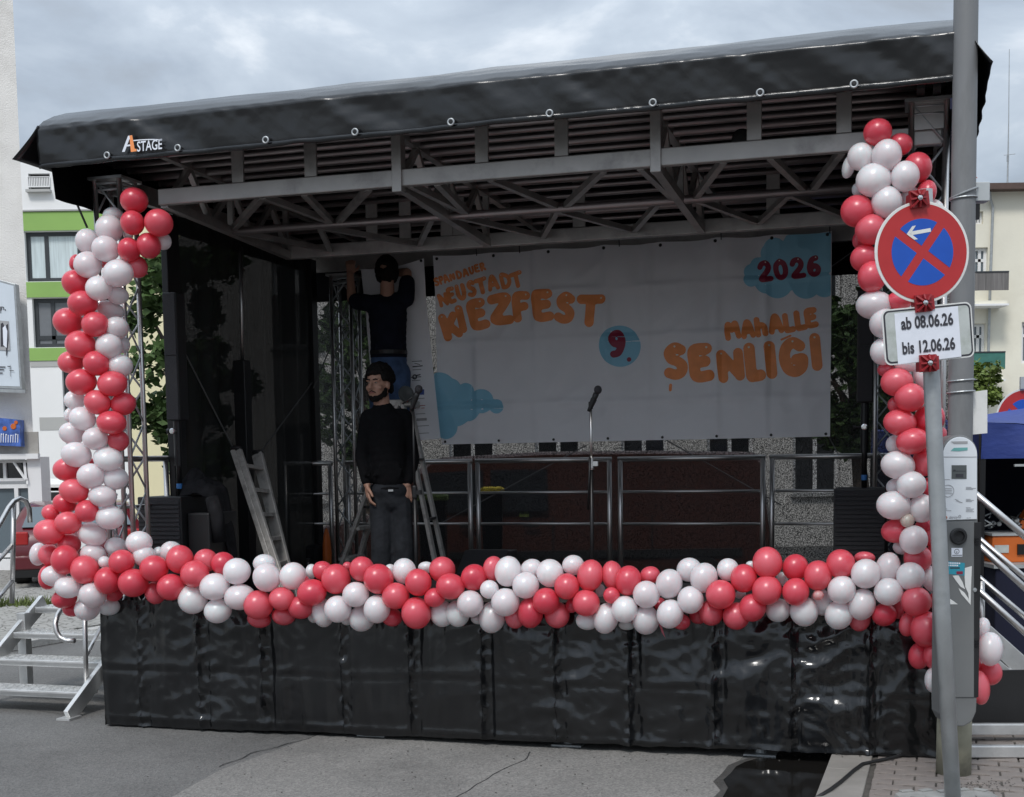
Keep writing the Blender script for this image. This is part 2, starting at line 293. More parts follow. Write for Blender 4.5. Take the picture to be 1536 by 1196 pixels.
# ------------------------------------------------------------------ mesh building
ORG = {}
def orgof(o):
    while o is not None:
        if o.name in ORG: return ORG[o.name]
        o = o.parent
    return Vector((0, 0, 0))
class MB:
    def __init__(s, xf=None): s.v = []; s.f = []; s.xf = xf
    def add(s, vs, fs):
        b = len(s.v); s.v += [Vector(p) for p in vs]; s.f += [[b+i for i in f] for f in fs]; return s
    def box(s, c, d, rz=0., R=None):
        x, y, z = d[0]/2, d[1]/2, d[2]/2
        Rm = R or Matrix.Rotation(rz, 3, 'Z'); c = Vector(c)
        vs = [c + Rm @ Vector((i*x, j*y, k*z)) for i in (-1, 1) for j in (-1, 1) for k in (-1, 1)]
        return s.add(vs, [(0,1,3,2), (4,6,7,5), (0,4,5,1), (2,3,7,6), (0,2,6,4), (1,5,7,3)])
    def bb(s, a, b): return s.box([(a[i]+b[i])/2 for i in range(3)], [abs(b[i]-a[i]) for i in range(3)])
    def beam(s, p0, p1, w, h, up=(0, 0, 1)):
        p0, p1 = Vector(p0), Vector(p1); d = (p1-p0).normalized(); up = Vector(up)
        sd_ = d.cross(up)
        if sd_.length < 1e-4: sd_ = d.cross(Vector((1, 0, 0)))
        sd_.normalize(); u = sd_.cross(d)
        vs = [p + sd_*a*w/2 + u*b*h/2 for p in (p0, p1) for a, b in ((-1,-1), (1,-1), (1,1), (-1,1))]
        return s.add(vs, [(3,2,1,0), (4,5,6,7), (0,1,5,4), (1,2,6,5), (2,3,7,6), (3,0,4,7)])
    def path(s, pts, r, n=8, cap=True):
        pts = [Vector(p) for p in pts]; m = len(pts); rs = r if isinstance(r, (list, tuple)) else [r]*m
        ref = None; vs = []; fs = []
        for i, p in enumerate(pts):
            d = (pts[min(i+1, m-1)] - pts[max(i-1, 0)]).normalized()
            if ref is None:
                ref = d.cross(Vector((0, 0, 1)))
                if ref.length < 1e-3: ref = d.cross(Vector((1, 0, 0)))
            ref = (ref - d*ref.dot(d)).normalized(); q = d.cross(ref)
            vs += [p + (ref*math.cos(2*PI*k/n) + q*math.sin(2*PI*k/n))*rs[i] for k in range(n)]
        for i in range(m-1):
            for k in range(n): fs.append((i*n+k, i*n+(k+1) % n, (i+1)*n+(k+1) % n, (i+1)*n+k))
        if cap: fs += [tuple(range(n-1, -1, -1)), tuple(range((m-1)*n, m*n))]
        return s.add(vs, fs)
    def tube(s, p0, p1, r, n=10): return s.path([p0, p1], r, n)
    def ell(s, c, r, nu=14, nv=9, R=None):
        c = Vector(c); Rm = R or Matrix.Identity(3); vs = [c + Rm @ Vector((0, 0, r[2]))]; fs = []
        for i in range(1, nv):
            a = PI*i/nv
            for k in range(nu):
                b = 2*PI*k/nu; vs.append(c + Rm @ Vector((r[0]*math.sin(a)*math.cos(b), r[1]*math.sin(a)*math.sin(b), r[2]*math.cos(a))))
        vs.append(c + Rm @ Vector((0, 0, -r[2]))); e_ = len(vs)-1
        for k in range(nu):
            fs.append((0, 1+k, 1+(k+1) % nu)); fs.append((e_, e_-nu+(k+1) % nu, e_-nu+k))
        for i in range(nv-2):
            for k in range(nu):
                a = 1+i*nu+k; b = 1+i*nu+(k+1) % nu; fs.append((a, a+nu, b+nu, b))
        return s.add(vs, fs)
    def caps(s, p0, p1, r0, r1, n=12):
        p0, p1 = Vector(p0), Vector(p1); d = (p1-p0).normalized(); pts = []; rs = []
        for a in (-85, -60, -30, 0): pts.append(p0 + d*r0*math.sin(math.radians(a))); rs.append(r0*math.cos(math.radians(a)))
        for a in (0, 30, 60, 85): pts.append(p1 + d*r1*math.sin(math.radians(a))); rs.append(r1*math.cos(math.radians(a)))
        return s.path(pts, rs, n)
    def grid(s, fn, nu, nv):
        vs = [fn(i/nu, j/nv) for j in range(nv+1) for i in range(nu+1)]
        fs = [(j*(nu+1)+i, j*(nu+1)+i+1, (j+1)*(nu+1)+i+1, (j+1)*(nu+1)+i) for j in range(nv) for i in range(nu)]
        return s.add(vs, fs)
    def prism(s, pts, dv):
        n = len(pts); a = [Vector(p) for p in pts]; b = [p + Vector(dv) for p in a]
        return s.add(a+b, [tuple(range(n-1, -1, -1)), tuple(range(n, 2*n))] + [(i, (i+1) % n, n+(i+1) % n, n+i) for i in range(n)])
    def lathe(s, c, axis, prof, n=20):
        axis = Vector(axis).normalized(); a = axis.cross(Vector((0, 0, 1)))
        if a.length < 1e-3: a = Vector((1, 0, 0))
        a.normalize(); b = axis.cross(a); c = Vector(c); vs = []; fs = []
        for h, r in prof: vs += [c + axis*h + (a*math.cos(2*PI*k/n) + b*math.sin(2*PI*k/n))*r for k in range(n)]
        for i in range(len(prof)-1):
            for k in range(n): fs.append((i*n+k, i*n+(k+1) % n, (i+1)*n+(k+1) % n, (i+1)*n+k))
        if prof[0][1] > 0: fs.append(tuple(range(n-1, -1, -1)))
        if prof[-1][1] > 0: fs.append(tuple(range((len(prof)-1)*n, len(prof)*n)))
        return s.add(vs, fs)
    def ring(s, c, axis, R_, r, n=18, m=8):
        axis = Vector(axis).normalized(); a = axis.cross(Vector((0, 0, 1)))
        if a.length < 1e-3: a = Vector((1, 0, 0))
        a.normalize(); b = axis.cross(a); c = Vector(c)
        vs = []
        for i in range(n):
            d = a*math.cos(2*PI*i/n) + b*math.sin(2*PI*i/n)
            vs += [c + d*(R_ + r*math.cos(2*PI*k/m)) + axis*r*math.sin(2*PI*k/m) for k in range(m)]
        return s.add(vs, [(i*m+k, ((i+1) % n)*m+k, ((i+1) % n)*m+(k+1) % m, i*m+(k+1) % m) for i in range(n) for k in range(m)])
    def build(s, name, material, parent=None, smooth=False, bevel=0., solid=0., origin=None, recalc=True):
        vs = [s.xf(p) for p in s.v] if s.xf else s.v
        o0 = orgof(parent) if parent is not None else (Vector(origin) if origin is not None else None)
        if o0 is None:
            o0 = sum(vs, Vector((0, 0, 0)))/max(1, len(vs)); o0.z = min(p.z for p in vs)
        me = bpy.data.meshes.new(name); me.from_pydata([p-o0 for p in vs], [], s.f); me.update()
        if recalc:
            import bmesh
            bm = bmesh.new(); bm.from_mesh(me); bmesh.ops.recalc_face_normals(bm, faces=bm.faces); bm.to_mesh(me); bm.free()
        me.materials.append(M[material])
        if smooth: me.polygons.foreach_set('use_smooth', [True]*len(me.polygons))
        o = bpy.data.objects.new(name, me); scene.collection.objects.link(o)
        if parent is not None: o.parent = parent
        else: o.location = o0; ORG[o.name] = o0
        if solid:
            md = o.modifiers.new('solid', 'SOLIDIFY'); md.thickness = solid
        if bevel:
            md = o.modifiers.new('bevel', 'BEVEL'); md.width = bevel; md.segments = 2; md.limit_method = 'ANGLE'
        return o
def SM(): return MB(S)
def tag(o, label=None, cat=None, group=None, kind=None):
    if label: o['label'] = label
    if cat: o['category'] = cat
    if group: o['group'] = group
    if kind: o['kind'] = kind
    return o
def thing(name, label, cat, loc, group=None):
    o = bpy.data.objects.new(name, None); scene.collection.objects.link(o); o.location = Vector(loc); ORG[o.name] = Vector(loc)
    o.empty_display_size = .1
    return tag(o, label, cat, group)
def smooth_angle(o, ang=40):
    me = o.data; me.polygons.foreach_set('use_smooth', [True]*len(me.polygons))
    try: me.set_sharp_from_angle(angle=math.radians(ang))
    except Exception: pass
    return o
def nz(x, y, z=0.): return noise.noise(Vector((x, y, z)))
def text_geo(body, offset=0.):
    cu = bpy.data.curves.new('lettering', 'FONT'); cu.body = body; cu.offset = offset; cu.size = 1; cu.resolution_u = 3
    ob = bpy.data.objects.new('lettering', cu); scene.collection.objects.link(ob)
    dg = bpy.context.evaluated_depsgraph_get()
    me = bpy.data.meshes.new_from_object(ob.evaluated_get(dg))
    vs = [v.co.copy() for v in me.vertices]; fs = [list(p.vertices) for p in me.polygons]
    bpy.data.objects.remove(ob); bpy.data.curves.remove(cu); bpy.data.meshes.remove(me)
    return vs, fs
def put_text(mb, body, p0, right, up, height, width=None, offset=0., mapf=None):
    vs, fs = text_geo(body, offset)
    x0 = min(v.x for v in vs); x1 = max(v.x for v in vs)
    k = height/.69; kx = k if width is None else width/(x1-x0)
    p0, right, up = Vector(p0), Vector(right).normalized(), Vector(up).normalized()
    mb.add([p0 + right*((v.x-x0)*kx) + up*(v.y*k) for v in vs], fs)
    return mb

# ================================================================== the setting
def flat(name, pts, z, material, kind='structure', thick=0, parent=None):
    mb = MB()
    if thick: mb.prism([(p[0], p[1], z-thick) for p in pts], (0, 0, thick))
    else: mb.add([(p[0], p[1], z) for p in pts], [tuple(range(len(pts)))])
    o = mb.build(name, material, parent)
    if parent is None: tag(o, kind=kind)
    return o
road = MB().grid(lambda u, v: ((u-.5)*700, -150+v*700, 0), 20, 20).build('road', 'asphalt', origin=(0, 0, 0)); tag(road, kind='structure')
flat('road_patch', [on_z(x, y, 0) for x, y in ((498, 1096), (330, 1156), (180, 1240), (60, 1330), (1010, 1330), (1075, 1240), (1092, 1160), (1130, 1120))], .003, 'asphaltpale', parent=road)
def crack(pts, w):
    mb = MB(); pts = [on_z(x, y, .004) for x, y in pts]; fine = []
    for a, b in zip(pts, pts[1:]):
        n = max(2, int((b-a).length/.05))
        for i in range(n): fine.append(a.lerp(b, i/n))
    fine.append(pts[-1]); vs = []
    for i, p in enumerate(fine):
        d = (fine[min(i+1, len(fine)-1)] - fine[max(i-1, 0)]).normalized(); q = Vector((-d.y, d.x, 0))
        c = p + q*.03*nz(p.x*5, p.y*5, 3); ww = w*(.5+.7*abs(nz(p.x*9, p.y*9)))
        vs += [c+q*ww, c-q*ww]
    mb.add(vs, [(2*i, 2*i+1, 2*i+3, 2*i+2) for i in range(len(fine)-1)])
    return mb.build('crack', 'crack', road)
crack([(-60, 1046), (20, 1036), (60, 1037), (110, 1043), (200, 1050), (310, 1056), (360, 1045), (420, 1026)], .005)
crack([(330, 1150), (380, 1130), (460, 1108), (480, 1100)], .006)
crack([(640, 1230), (690, 1192), (740, 1162), (785, 1140), (800, 1128)], .007)
crack([(30, 1060), (60, 1066), (90, 1072), (140, 1058)], .003)
# pavement on the left, in front of the far shops
kd = Vector((.536, 1.094, 0)).normalized(); ka = Vector((-4.611, 11.818, 0))
lp = [ka - kd*14, ka + kd*60, ka + kd*60 + Vector((-80, 0, 0)), ka - kd*14 + Vector((-80, 0, 0))]
pavement_left = flat('pavement', [p + Vector((-.30, .15, 0)) for p in lp[:2]] + lp[2:], .06, 'cobbles', thick=.10)
for i in range(18):
    a = ka + kd*(-4 + i*1.0); q = Vector((-kd.y, kd.x, 0))
    mb = MB(); mb.prism([a + q*.0 + kd*.006, a + kd*.994, a + kd*.994 + q*.17, a + kd*.006 + q*.17], (0, 0, .075))
    mb.build('kerb_stone', 'kerb', pavement_left, bevel=.008)
mb = MB()
for i in range(1500):
    p = Vector((random.uniform(-9, -5.2), random.gauss(15.35, .10), .06)); h = random.uniform(.03, .13); a = random.uniform(0, PI); w = Vector((math.cos(a), math.sin(a), 0))*.012
    mb.add([p-w, p+w, p + Vector((random.gauss(0, .03), random.gauss(0, .03), h))], [(0, 1, 2)])
tag(mb.build('grass', 'grass', recalc=False), kind='stuff')
# pavement on the right with kerb stones and interlocking pavers
kr0 = Vector((1.696, 7.017, 0)); kr1 = Vector((1.428, 6.205, 0)); kdr = (kr0-kr1).normalized(); kq = Vector((kdr.y, -kdr.x, 0))
base_r = kr1 - kdr*6
pav = MB(); pav.prism([base_r + kq*.02 + Vector((0, 0, -.05)), base_r + kq*.02 + kdr*40 + Vector((0, 0, -.05)), base_r + kq*20 + kdr*40 + Vector((0, 0, -.05)), base_r + kq*20 + Vector((0, 0, -.05))], (0, 0, .098))
pavement_right = pav.build('pavement', 'sand'); tag(pavement_right, kind='structure')
for i in range(14):
    a = kr1 + kdr*(-1.63 + i*.75)
    m_ = MB(); m_.prism([a + kdr*.004, a + kdr*.746, a + kdr*.746 + kq*.215, a + kdr*.004 + kq*.215], (0, 0, .060 + random.uniform(-.002, .002)))
    m_.build('kerb_stone', 'concrete', pavement_right, bevel=.006)
pw, pd = .205, .108
pv = []
half = [(-.5, -.5), (-.28, -.5), (-.16, -.36), (.16, -.36), (.28, -.5), (.5, -.5), (.5, .5), (.28, .5), (.16, .64), (-.16, .64), (-.28, .5), (-.5, .5)]
half = [(a, b + (.0 if b < 0 else 0)) for a, b in half]
paver_me = None; npv = 0
for j in range(-11, 15):
    for i in range(-1 if j % 2 else 0, 9):
        c = kr1 + kdr*(j*pd + .3) + kq*(.24 + pw*(.5 + i + (.5 if j % 2 else 0)))
        if npv >= 250: break
        if paver_me is None:
            m_ = MB(); m_.prism([(a*(pw-.009), b*(pd-.009)*.94 - .004, -.05) for a, b in half], (0, 0, .05))
            o = m_.build('paver', 'paver', pavement_right, bevel=.004, origin=(0, 0, 0)); paver_me = o.data
        else:
            o = bpy.data.objects.new('paver', paver_me); scene.collection.objects.link(o); o.parent = pavement_right
            md = o.modifiers.new('bevel', 'BEVEL'); md.width = .004; md.segments = 2; md.limit_method = 'ANGLE'
        if i < 0: o.scale = (.5, 1, 1); c = c + kq*pw*.25
        o.location = c + Vector((0, 0, .058 + random.uniform(-.0025, .0025))) - orgof(pavement_right)
        o.rotation_euler = (random.gauss(0, .006), random.gauss(0, .006), math.atan2(kq.y, kq.x)); npv += 1
# the first paver's mesh was written about the pavement's origin: bring it back to its own
oo = orgof(pavement_right)
for v in paver_me.vertices: v.co += oo
rest = MB()
for j in range(-11, 40):
    for i in range(0, 34):
        if j < 15 and i < 9: continue
        c = kr1 + kdr*(j*pd + .3) + kq*(.24 + pw*(.5 + i + (.5 if j % 2 else 0))) + Vector((0, 0, .058 + random.uniform(-.0025, .0025)))
        n = len(half); rest.add([c + kq*a*(pw-.009) + kdr*(b*(pd-.009)*.94-.004) for a, b in half], [tuple(range(n))])
tag(rest.build('paver_field', 'paver', pavement_right), kind='stuff')
pts = []
for (x, y) in ((1070, 1215), (1084, 1196), (1092, 1182), (1085, 1170), (1096, 1160), (1104, 1150), (1118, 1143), (1140, 1137), (1170, 1131), (1205, 1126), (1238, 1122)):
    pts.append(on_z(x, y, .005))
ct_ = sum(pts, Vector())/len(pts); dm = [Vector((ct_.x + (p.x-ct_.x)*1.12 - .03 + .03*nz(i*1.7, 3), ct_.y + (p.y-ct_.y)*1.10 + .04*nz(i*2.1, 9), .0045)) for i, p in enumerate(pts)]
flat('damp_patch', dm + [kr1 + kdr*1.2 + kq*.02, kr1 - kdr*.8 + kq*.02], .0042, 'damp', parent=road)
for p in pts: p.z = .006
kp = [kr1 + kdr*k + kq*.03 + Vector((0, 0, .006)) for k in (1.15, .8, .4, 0, -.4, -.8)]
tag(MB().add(pts + kp, [tuple(range(len(pts)+len(kp)))]).build('water', 'water'), kind='structure')

# ------------------------------------------------------------------ buildings far and near
def facade(root, P0, right, w, z0, z1, holes, wallmat, depth=.25, back=(0, 8)):
    """wall with real openings in the vertical plane through P0 along right; holes are (x0, x1, zlow, zhigh)"""
    right = Vector(right).normalized(); nrm = Vector((right.y, -right.x, 0)); P0 = Vector((P0[0], P0[1], 0))
    W = lambda x, z, d=0.: P0 + right*x - nrm*d + Vector((0, 0, z))
    xs = sorted({0, w, *[h[0] for h in holes], *[h[1] for h in holes]}); zs = sorted({z0, z1, *[h[2] for h in holes], *[h[3] for h in holes]})
    mb = MB()
    for a, b in zip(xs, xs[1:]):
        for c, d in zip(zs, zs[1:]):
            mx_, mz_ = (a+b)/2, (c+d)/2
            if any(h[0] < mx_ < h[1] and h[2] < mz_ < h[3] for h in holes): continue
            mb.add([W(a, c), W(b, c), W(b, d), W(a, d)], [(0, 1, 2, 3)])
    for h in holes:
        a, b, c, d = h[:4]
        for (p, q) in (((a, c), (b, c)), ((b, c), (b, d)), ((b, d), (a, d)), ((a, d), (a, c))):
            mb.add([W(*p), W(*q), W(*q, depth), W(*p, depth)], [(0, 1, 2, 3)])
    bx, bd = back; B = lambda x, z: W(x + bx, z, bd)
    mb.add([W(0, z0), W(0, z1), B(0, z1), B(0, z0)], [(0, 1, 2, 3)])
    mb.add([W(w, z0), W(w, z1), B(w, z1), B(w, z0)], [(0, 1, 2, 3)])
    mb.add([W(0, z1), W(w, z1), B(w, z1), B(0, z1)], [(0, 1, 2, 3)])
    if abs(bx) > .1: mb.add([B(0, z0), B(0, z1), B(w, z1), B(w, z0)], [(0, 1, 2, 3)])
    mb.build('wall', wallmat, root, recalc=False)
    return W
def window(root, W, h, framemat, panemat, d=.15, fw=.07, mull=(), trans=(), curt=None, sill=None):
    a, b, c, e_ = h[:4]; mb = MB()
    def bar(x0, x1, z0, z1):
        p = [W(x0, z0, d), W(x1, z0, d), W(x1, z1, d), W(x0, z1, d)]; mb.prism(p, W(0, 0, .07)-W(0, 0, 0))
    bar(a, b, c, c+fw); bar(a, b, e_-fw, e_); bar(a, a+fw, c+fw, e_-fw); bar(b-fw, b, c+fw, e_-fw)
    for m_ in mull: bar(m_-fw/2, m_+fw/2, c+fw, e_-fw)
    for t_ in trans: bar(a+fw, b-fw, t_-fw/2, t_+fw/2)
    f = mb.build('window', framemat, root)
    MB().add([W(a, c, d+.05), W(b, c, d+.05), W(b, e_, d+.05), W(a, e_, d+.05)], [(0, 1, 2, 3)]).build('pane', panemat, f, recalc=False)
    if sill:
        MB().prism([W(a-.05, c-.05, d), W(b+.05, c-.05, d), W(b+.05, c, d), W(a-.05, c, d)], W(0, 0, -.1)-W(0, 0, d)).build('sill', sill, f)
    return f
# far green-striped house (55 m away)
P0 = on_y(20, 318, 55); b = thing('apartment_building', 'white apartment block with lime green bands and dark framed windows, far left', 'building', (P0.x, 55, 0))
GX = lambda px: on_y(px, 430, 55).x - P0.x
GZ = lambda py: on_y(90, py, 55).z
wA = (GX(40), GX(150), GZ(422), GZ(347)); wB = (GX(47), GX(178), GZ(521), GZ(447))
wA2 = (GX(100), GX(150), GZ(422), GZ(347)); wB2 = (GX(124), GX(178), GZ(521), GZ(447))
wC = (GX(87), GX(108), GZ(628), GZ(549)); wD = (GX(89), GX(110), GZ(720), GZ(650)); wE = (GX(50), GX(82), GZ(284), GZ(260)); wF = (GX(150), GX(180), GZ(628), GZ(549))
hs = [wA, wB, wC, wD, wE, wF]
W = facade(b, (P0.x, 55, 0), (1, 0, 0), GX(196), -.1, GZ(243), hs, 'facadewhite', depth=.5)
def bandbox(x0, x1, za, zb, m, d=-.06, nm='band'): MB().prism([W(x0, za), W(x1, za), W(x1, zb), W(x0, zb)], W(0, 0, d)-W(0, 0, 0)).build(nm, m, b)
for (ya, yb) in ((346, 318), (446, 423), (541, 522)): bandbox(GX(24), GX(196), GZ(ya), GZ(yb), 'facadegreen')
bandbox(GX(40), GX(196), GZ(550), GZ(542), 'facadegrey', -.03); bandbox(GX(50), GX(196), GZ(645), GZ(626), 'facadegrey', -.02)
bandbox(GX(30), GX(196), GZ(318.0)+.02, GZ(315), 'facadegrey', -.12)
window(b, W, wA, 'frame', 'curtain', d=.2, fw=.16, mull=(GX(70), GX(119)))
for w_ in (wB,):
    f = window(b, W, w_, 'frame', 'blind', d=.2, fw=.16, mull=(GX(75), GX(126)), trans=(GZ(506),))
for w_ in (wC, wD, wF): window(b, W, w_, 'frame', 'glassdark', d=.2, fw=.14)
window(b, W, wE, 'frame', 'glassdark', d=.3, fw=.1)
mb = MB(); x0, x1 = GX(50), GX(82)
for i in range(14): mb.bb(W(x0+(x1-x0)*i/13-.02, GZ(280), -.02), W(x0+(x1-x0)*i/13+.02, GZ(266), -.06))
mb.bb(W(x0, GZ(266), 0), W(x1, GZ(265), -.08)); mb.bb(W(x0, GZ(281), 0), W(x1, GZ(279.5), -.08)); mb.build('balcony_railing', 'framewhite', b)
bandbox(GX(48), GX(84), GZ(289), GZ(285), 'facadegrey', -.25, 'ledge')
# pale house and trees behind the stage's left side
b2 = thing('house', 'pale yellow house wall glimpsed between the left truss pillar and the black side curtain', 'building', (-7, 38, 0))
h1 = (2.0, 2.9, 3.2, 4.9)
W = facade(b2, (-10.9, 38, 0), (1, 0, 0), 7, -.1, 9.5, [h1], 'facadeyellow'); window(b2, W, h1, 'framewhite', 'glass', mull=(2.45,))
# long light building behind the stage
b3 = thing('house', 'long light grey building behind the stage, seen through the black rear mesh', 'building', (1, 24, 0))
hs = []
for i in range(8):
    x = 1.0 + i*1.55
    hs.append((x, x+.85, .95, 2.35)); hs.append((x, x+.85, 3.7, 5.2))
W = facade(b3, (-5.2, 24, 0), (1, 0, 0), 13.2, -.1, 6.4, hs, 'facadelight', back=(-3, 8))
for h in hs: window(b3, W, h, 'framewhite', 'glassdark', mull=((h[0]+h[1])/2,), sill='facadegrey')
MB().prism([W(-.3, 6.4, -.4), W(13.4, 6.4, -.4), W(12.0, 8.6, 4), W(-.3, 8.6, 4)], (0, .15, .1)).build('roof', 'brick', b3)
# cream house on the right
P0 = on_y(1440, 285, 50); bR = thing('apartment_building', 'cream rendered apartment house with brown eaves and balconies, right edge', 'building', (P0.x, 50, 0))
RX = lambda px: on_y(px, 430, 50).x - P0.x
RZ = lambda py: on_y(1490, py, 50).z
hs = [(RX(1462), RX(1473), RZ(336), RZ(317)), (RX(1460), RX(1481), RZ(430), RZ(371)), (RX(1460), RX(1480), RZ(545), RZ(485)), (RX(1534), RX(1560), RZ(546), RZ(484)), (RX(1536.5), RX(1560), RZ(428), RZ(370)), (RX(1534), RX(1560), RZ(650), RZ(590))]
W = facade(bR, (P0.x, 50, 0), (1, .0, 0), RX(1640), -.1, RZ(288), hs, 'facadecream')
window(bR, W, hs[0], 'framewhite', 'glass', mull=((hs[0][0]+hs[0][1])/2,), trans=((hs[0][2]+hs[0][3])/2,))
for h in hs[1:]: window(bR, W, h, 'framewhite', 'glass', fw=.11, mull=((h[0]+h[1])/2,), trans=(h[2]+(h[3]-h[2])*.68,))
MB().prism([W(-1, RZ(288), 0), W(-1, RZ(288), -.55), W(-1, RZ(279), -.55), W(-1, RZ(271), 8), W(-1, RZ(280), 8)], (RX(1640)+1, 0, 0)).build('roof', 'roofbrown', bR)
MB().bb(W(RX(1450), RZ(284), 1.5), W(RX(1510), RZ(271.5), 3)).build('parapet', 'brick', bR)
MB().bb(W(RX(1531), RZ(284), 1.5), W(RX(1560), RZ(268), 3)).build('chimney', 'brick', bR)
for (ya, yb, yc, m_, x1_) in ((440, 414, 463, 'reed', 1499), (556, 532, 574, 'greencloth', 1496)):
    o = MB().bb(W(RX(1450), RZ(yc-3), 0), W(RX(x1_-1), RZ(yc-8), -.9)).build('balcony', 'facadecream', bR)
    MB().bb(W(RX(1450), RZ(ya), -.88), W(RX(x1_), RZ(yb), -.94)).build('balcony_screen', m_, o)
    MB().bb(W(RX(1450), RZ(yb), -.86), W(RX(x1_), RZ(yb)+.05, -.96)).build('balcony_rail', 'frame', o)
    MB().bb(W(RX(1450), RZ(yc), 0), W(RX(x1_), RZ(yc-3), -1.0)).build('balcony_slab', 'facadewhite', o)
MB().path([W(RX(1478), RZ(290), -.3), W(RX(1481), RZ(300), -.15), W(RX(1486), RZ(312), -.08), W(RX(1484), RZ(430), -.08), W(RX(1482), RZ(660), -.08)], .05, 8).build('drainpipe', 'steel', bR)
an = thing('antenna', 'thin white mast antenna standing on the cream house roof', 'antenna', on_y(1511, 284, 51.5))
MB().path([on_y(1511, 284, 51.5), on_y(1512, 240, 51.5), on_y(1513, 180, 51.5), on_y(1514, 74, 51.5)], [.035, .03, .018, .012], 6).build('mast', 'steel', an)
MB().tube(on_y(1506, 233, 51.5), on_y(1523, 231, 51.5), .012, 6).build('crossbar', 'steel', an)
MB().bb(on_y(1510.6, 243, 51.6), on_y(1513, 232, 51.4)).build('bracket', 'steel', an)
# near roughcast house at the left edge
X0 = on_y(52, 700, 20.5).x
b4 = thing('house', 'grey roughcast corner house with advert frame at the left edge', 'building', (X0-3, 20.5, 0))
wl = 7.5; LXp = lambda px, py=700: on_y(px, py, 20.5).x - (X0-wl)
hW = (LXp(-120), LXp(41), on_y(20, 722, 20.5).z, on_y(20, 690, 20.5).z); hD = (LXp(-120), LXp(42), .25, on_y(20, 727, 20.5).z)
W = facade(b4, (X0-wl, 20.5, 0), (1, 0, 0), wl, on_y(20, 678, 20.5).z, 9, [], 'render', back=(-5, 8))
mb = MB(); zt = on_y(20, 686, 20.5).z
for a, c, d, e2 in ((0, hW[0], -.1, zt), (hW[1], LXp(61), -.1, zt), (hW[0], hW[1], -.1, .22)): mb.bb(W(a, d), W(c, e2, .4))
mb.build('shopfront_wall', 'facadewhite', b4)
MB().bb(W(0, zt+.001, -.03), W(LXp(60), on_y(20, 678, 20.5).z+.3, 0)).build('fascia_band', 'renderbase', b4)
MB().bb(W(0, zt-.03, -.10), W(LXp(61), zt+.05, -.0)).build('ledge', 'facadewhite', b4)
f1 = window(b4, W, hW, 'framewhite', 'glassdark', d=.12, fw=.045, mull=(LXp(2), ))
MB().beam(W(LXp(20), hW[3]-.03, .02), W(LXp(39), hW[2]+.02, -.04), .03, .03).build('opened_sash', 'framewhite', f1)
MB().beam(W(LXp(36), hW[3]-.03, .02), W(LXp(40), hW[2]+.02, -.06), .035, .03).build('opened_sash', 'framewhite', f1)
window(b4, W, hD, 'framewhite', 'glass', d=.12, fw=.06, mull=(LXp(18),))
# advert frame on the roughcast wall (leaning slightly, seen at an angle)
Pf = [on_y(-90, 395, 20.35), on_y(23, 426, 20.15), on_y(33, 584, 20.15), on_y(-90, 580, 20.35)]
pf = thing('advert_frame', 'pale poster in a grey metal frame on the roughcast wall', 'poster', (Pf[2].x-.4, 20.3, Pf[2].z))
MB().prism(Pf, (0, .16, 0)).build('case', 'steel', pf, bevel=.01)
cx_ = sum((p for p in Pf), Vector())/4
MB().add([cx_ + (p-cx_)*.955 + Vector((.0, -.004, 0)) for p in Pf], [(3, 2, 1, 0)]).build('poster', 'posterblue', pf, recalc=False)
MB().prism([Pf[3] + Vector((0, 0, -.01)), Pf[2] + Vector((.06, 0, -.01)), Pf[2] + Vector((.06, 0, -.06)), Pf[3] + Vector((0, 0, -.06))], (0, -.04, 0)).build('bottom_rail', 'steel', pf)
def pp(x, y, lift=.008):      # point on the poster plane
    n = (Pf[1]-Pf[0]).cross(Pf[3]-Pf[0]).normalized(); d = ray(x, y); k = (Pf[0]-CAM).dot(n)/d.dot(n); return CAM + d*(k - lift/d.length*1)
mb = MB(); put_text(mb, 'arten,', pp(-16, 461.5), pp(9, 462)-pp(-16, 458), pp(0, 450)-pp(0, 460), .065, .27, .02)
put_text(mb, 'f', pp(0, 470), pp(9, 462)-pp(-16, 459), pp(0, 450)-pp(0, 460),   .065, .03, .02)
for i, y in enumerate((550, 554, 559)): mb.add([pp(-30, y-1.0), pp(8-2*i, y), pp(8-2*i, y+1.6), pp(-30, y+.6)], [(0, 1, 2, 3)])
mb.build('poster_lettering', 'inkdark', pf, recalc=False)
MB().add([pp(-40, 478), pp(13, 482), pp(15, 526), pp(-40, 524)], [(0, 1, 2, 3)]).build('poster_picture', 'inkgrey', pf, recalc=False)
mb = MB()
for a in ([(1, 486), (4, 484), (6, 488), (6, 520), (1, 520)], [(9, 488), (12, 486), (13, 510), (10, 534), (9, 534)], [(-12, 488), (-6, 486), (-5, 520), (-12, 520)]): mb.add([pp(x, y, .012) for x, y in a], [tuple(range(len(a)))])
for a in ([(11, 549), (16, 549.5), (16, 550.8), (11, 550.2)], [(15, 548), (15.6, 548), (15.8, 565), (15.2, 565)], [(14, 555), (21, 556), (21, 556.8), (14, 556)]): mb.add([pp(x, y, .012) for x, y in a], [tuple(range(len(a)))])
mb.build('poster_figures', 'inkdark', pf, recalc=False)
mb = MB(); mb.add([pp(x, y, .015) for x, y in ((4, 492), (8, 488), (11, 497), (10, 522), (5, 518))], [(0, 1, 2, 3, 4)]); mb.build('poster_shirt', 'paper', pf, recalc=False)
bs = thing('shop_sign', 'blue printed shop sign box above the shop window', 'sign', (on_y(10, 668, 20.3).x, 20.3, on_y(10, 668, 20.3).z))
MB().prism([on_y(-90, 618, 20.3), on_y(29, 630, 20.3), on_y(31, 670, 20.3), on_y(-90, 664, 20.3)], (0, .19, 0)).build('box', 'shopblue', bs)
mb = MB(); random.seed(4)
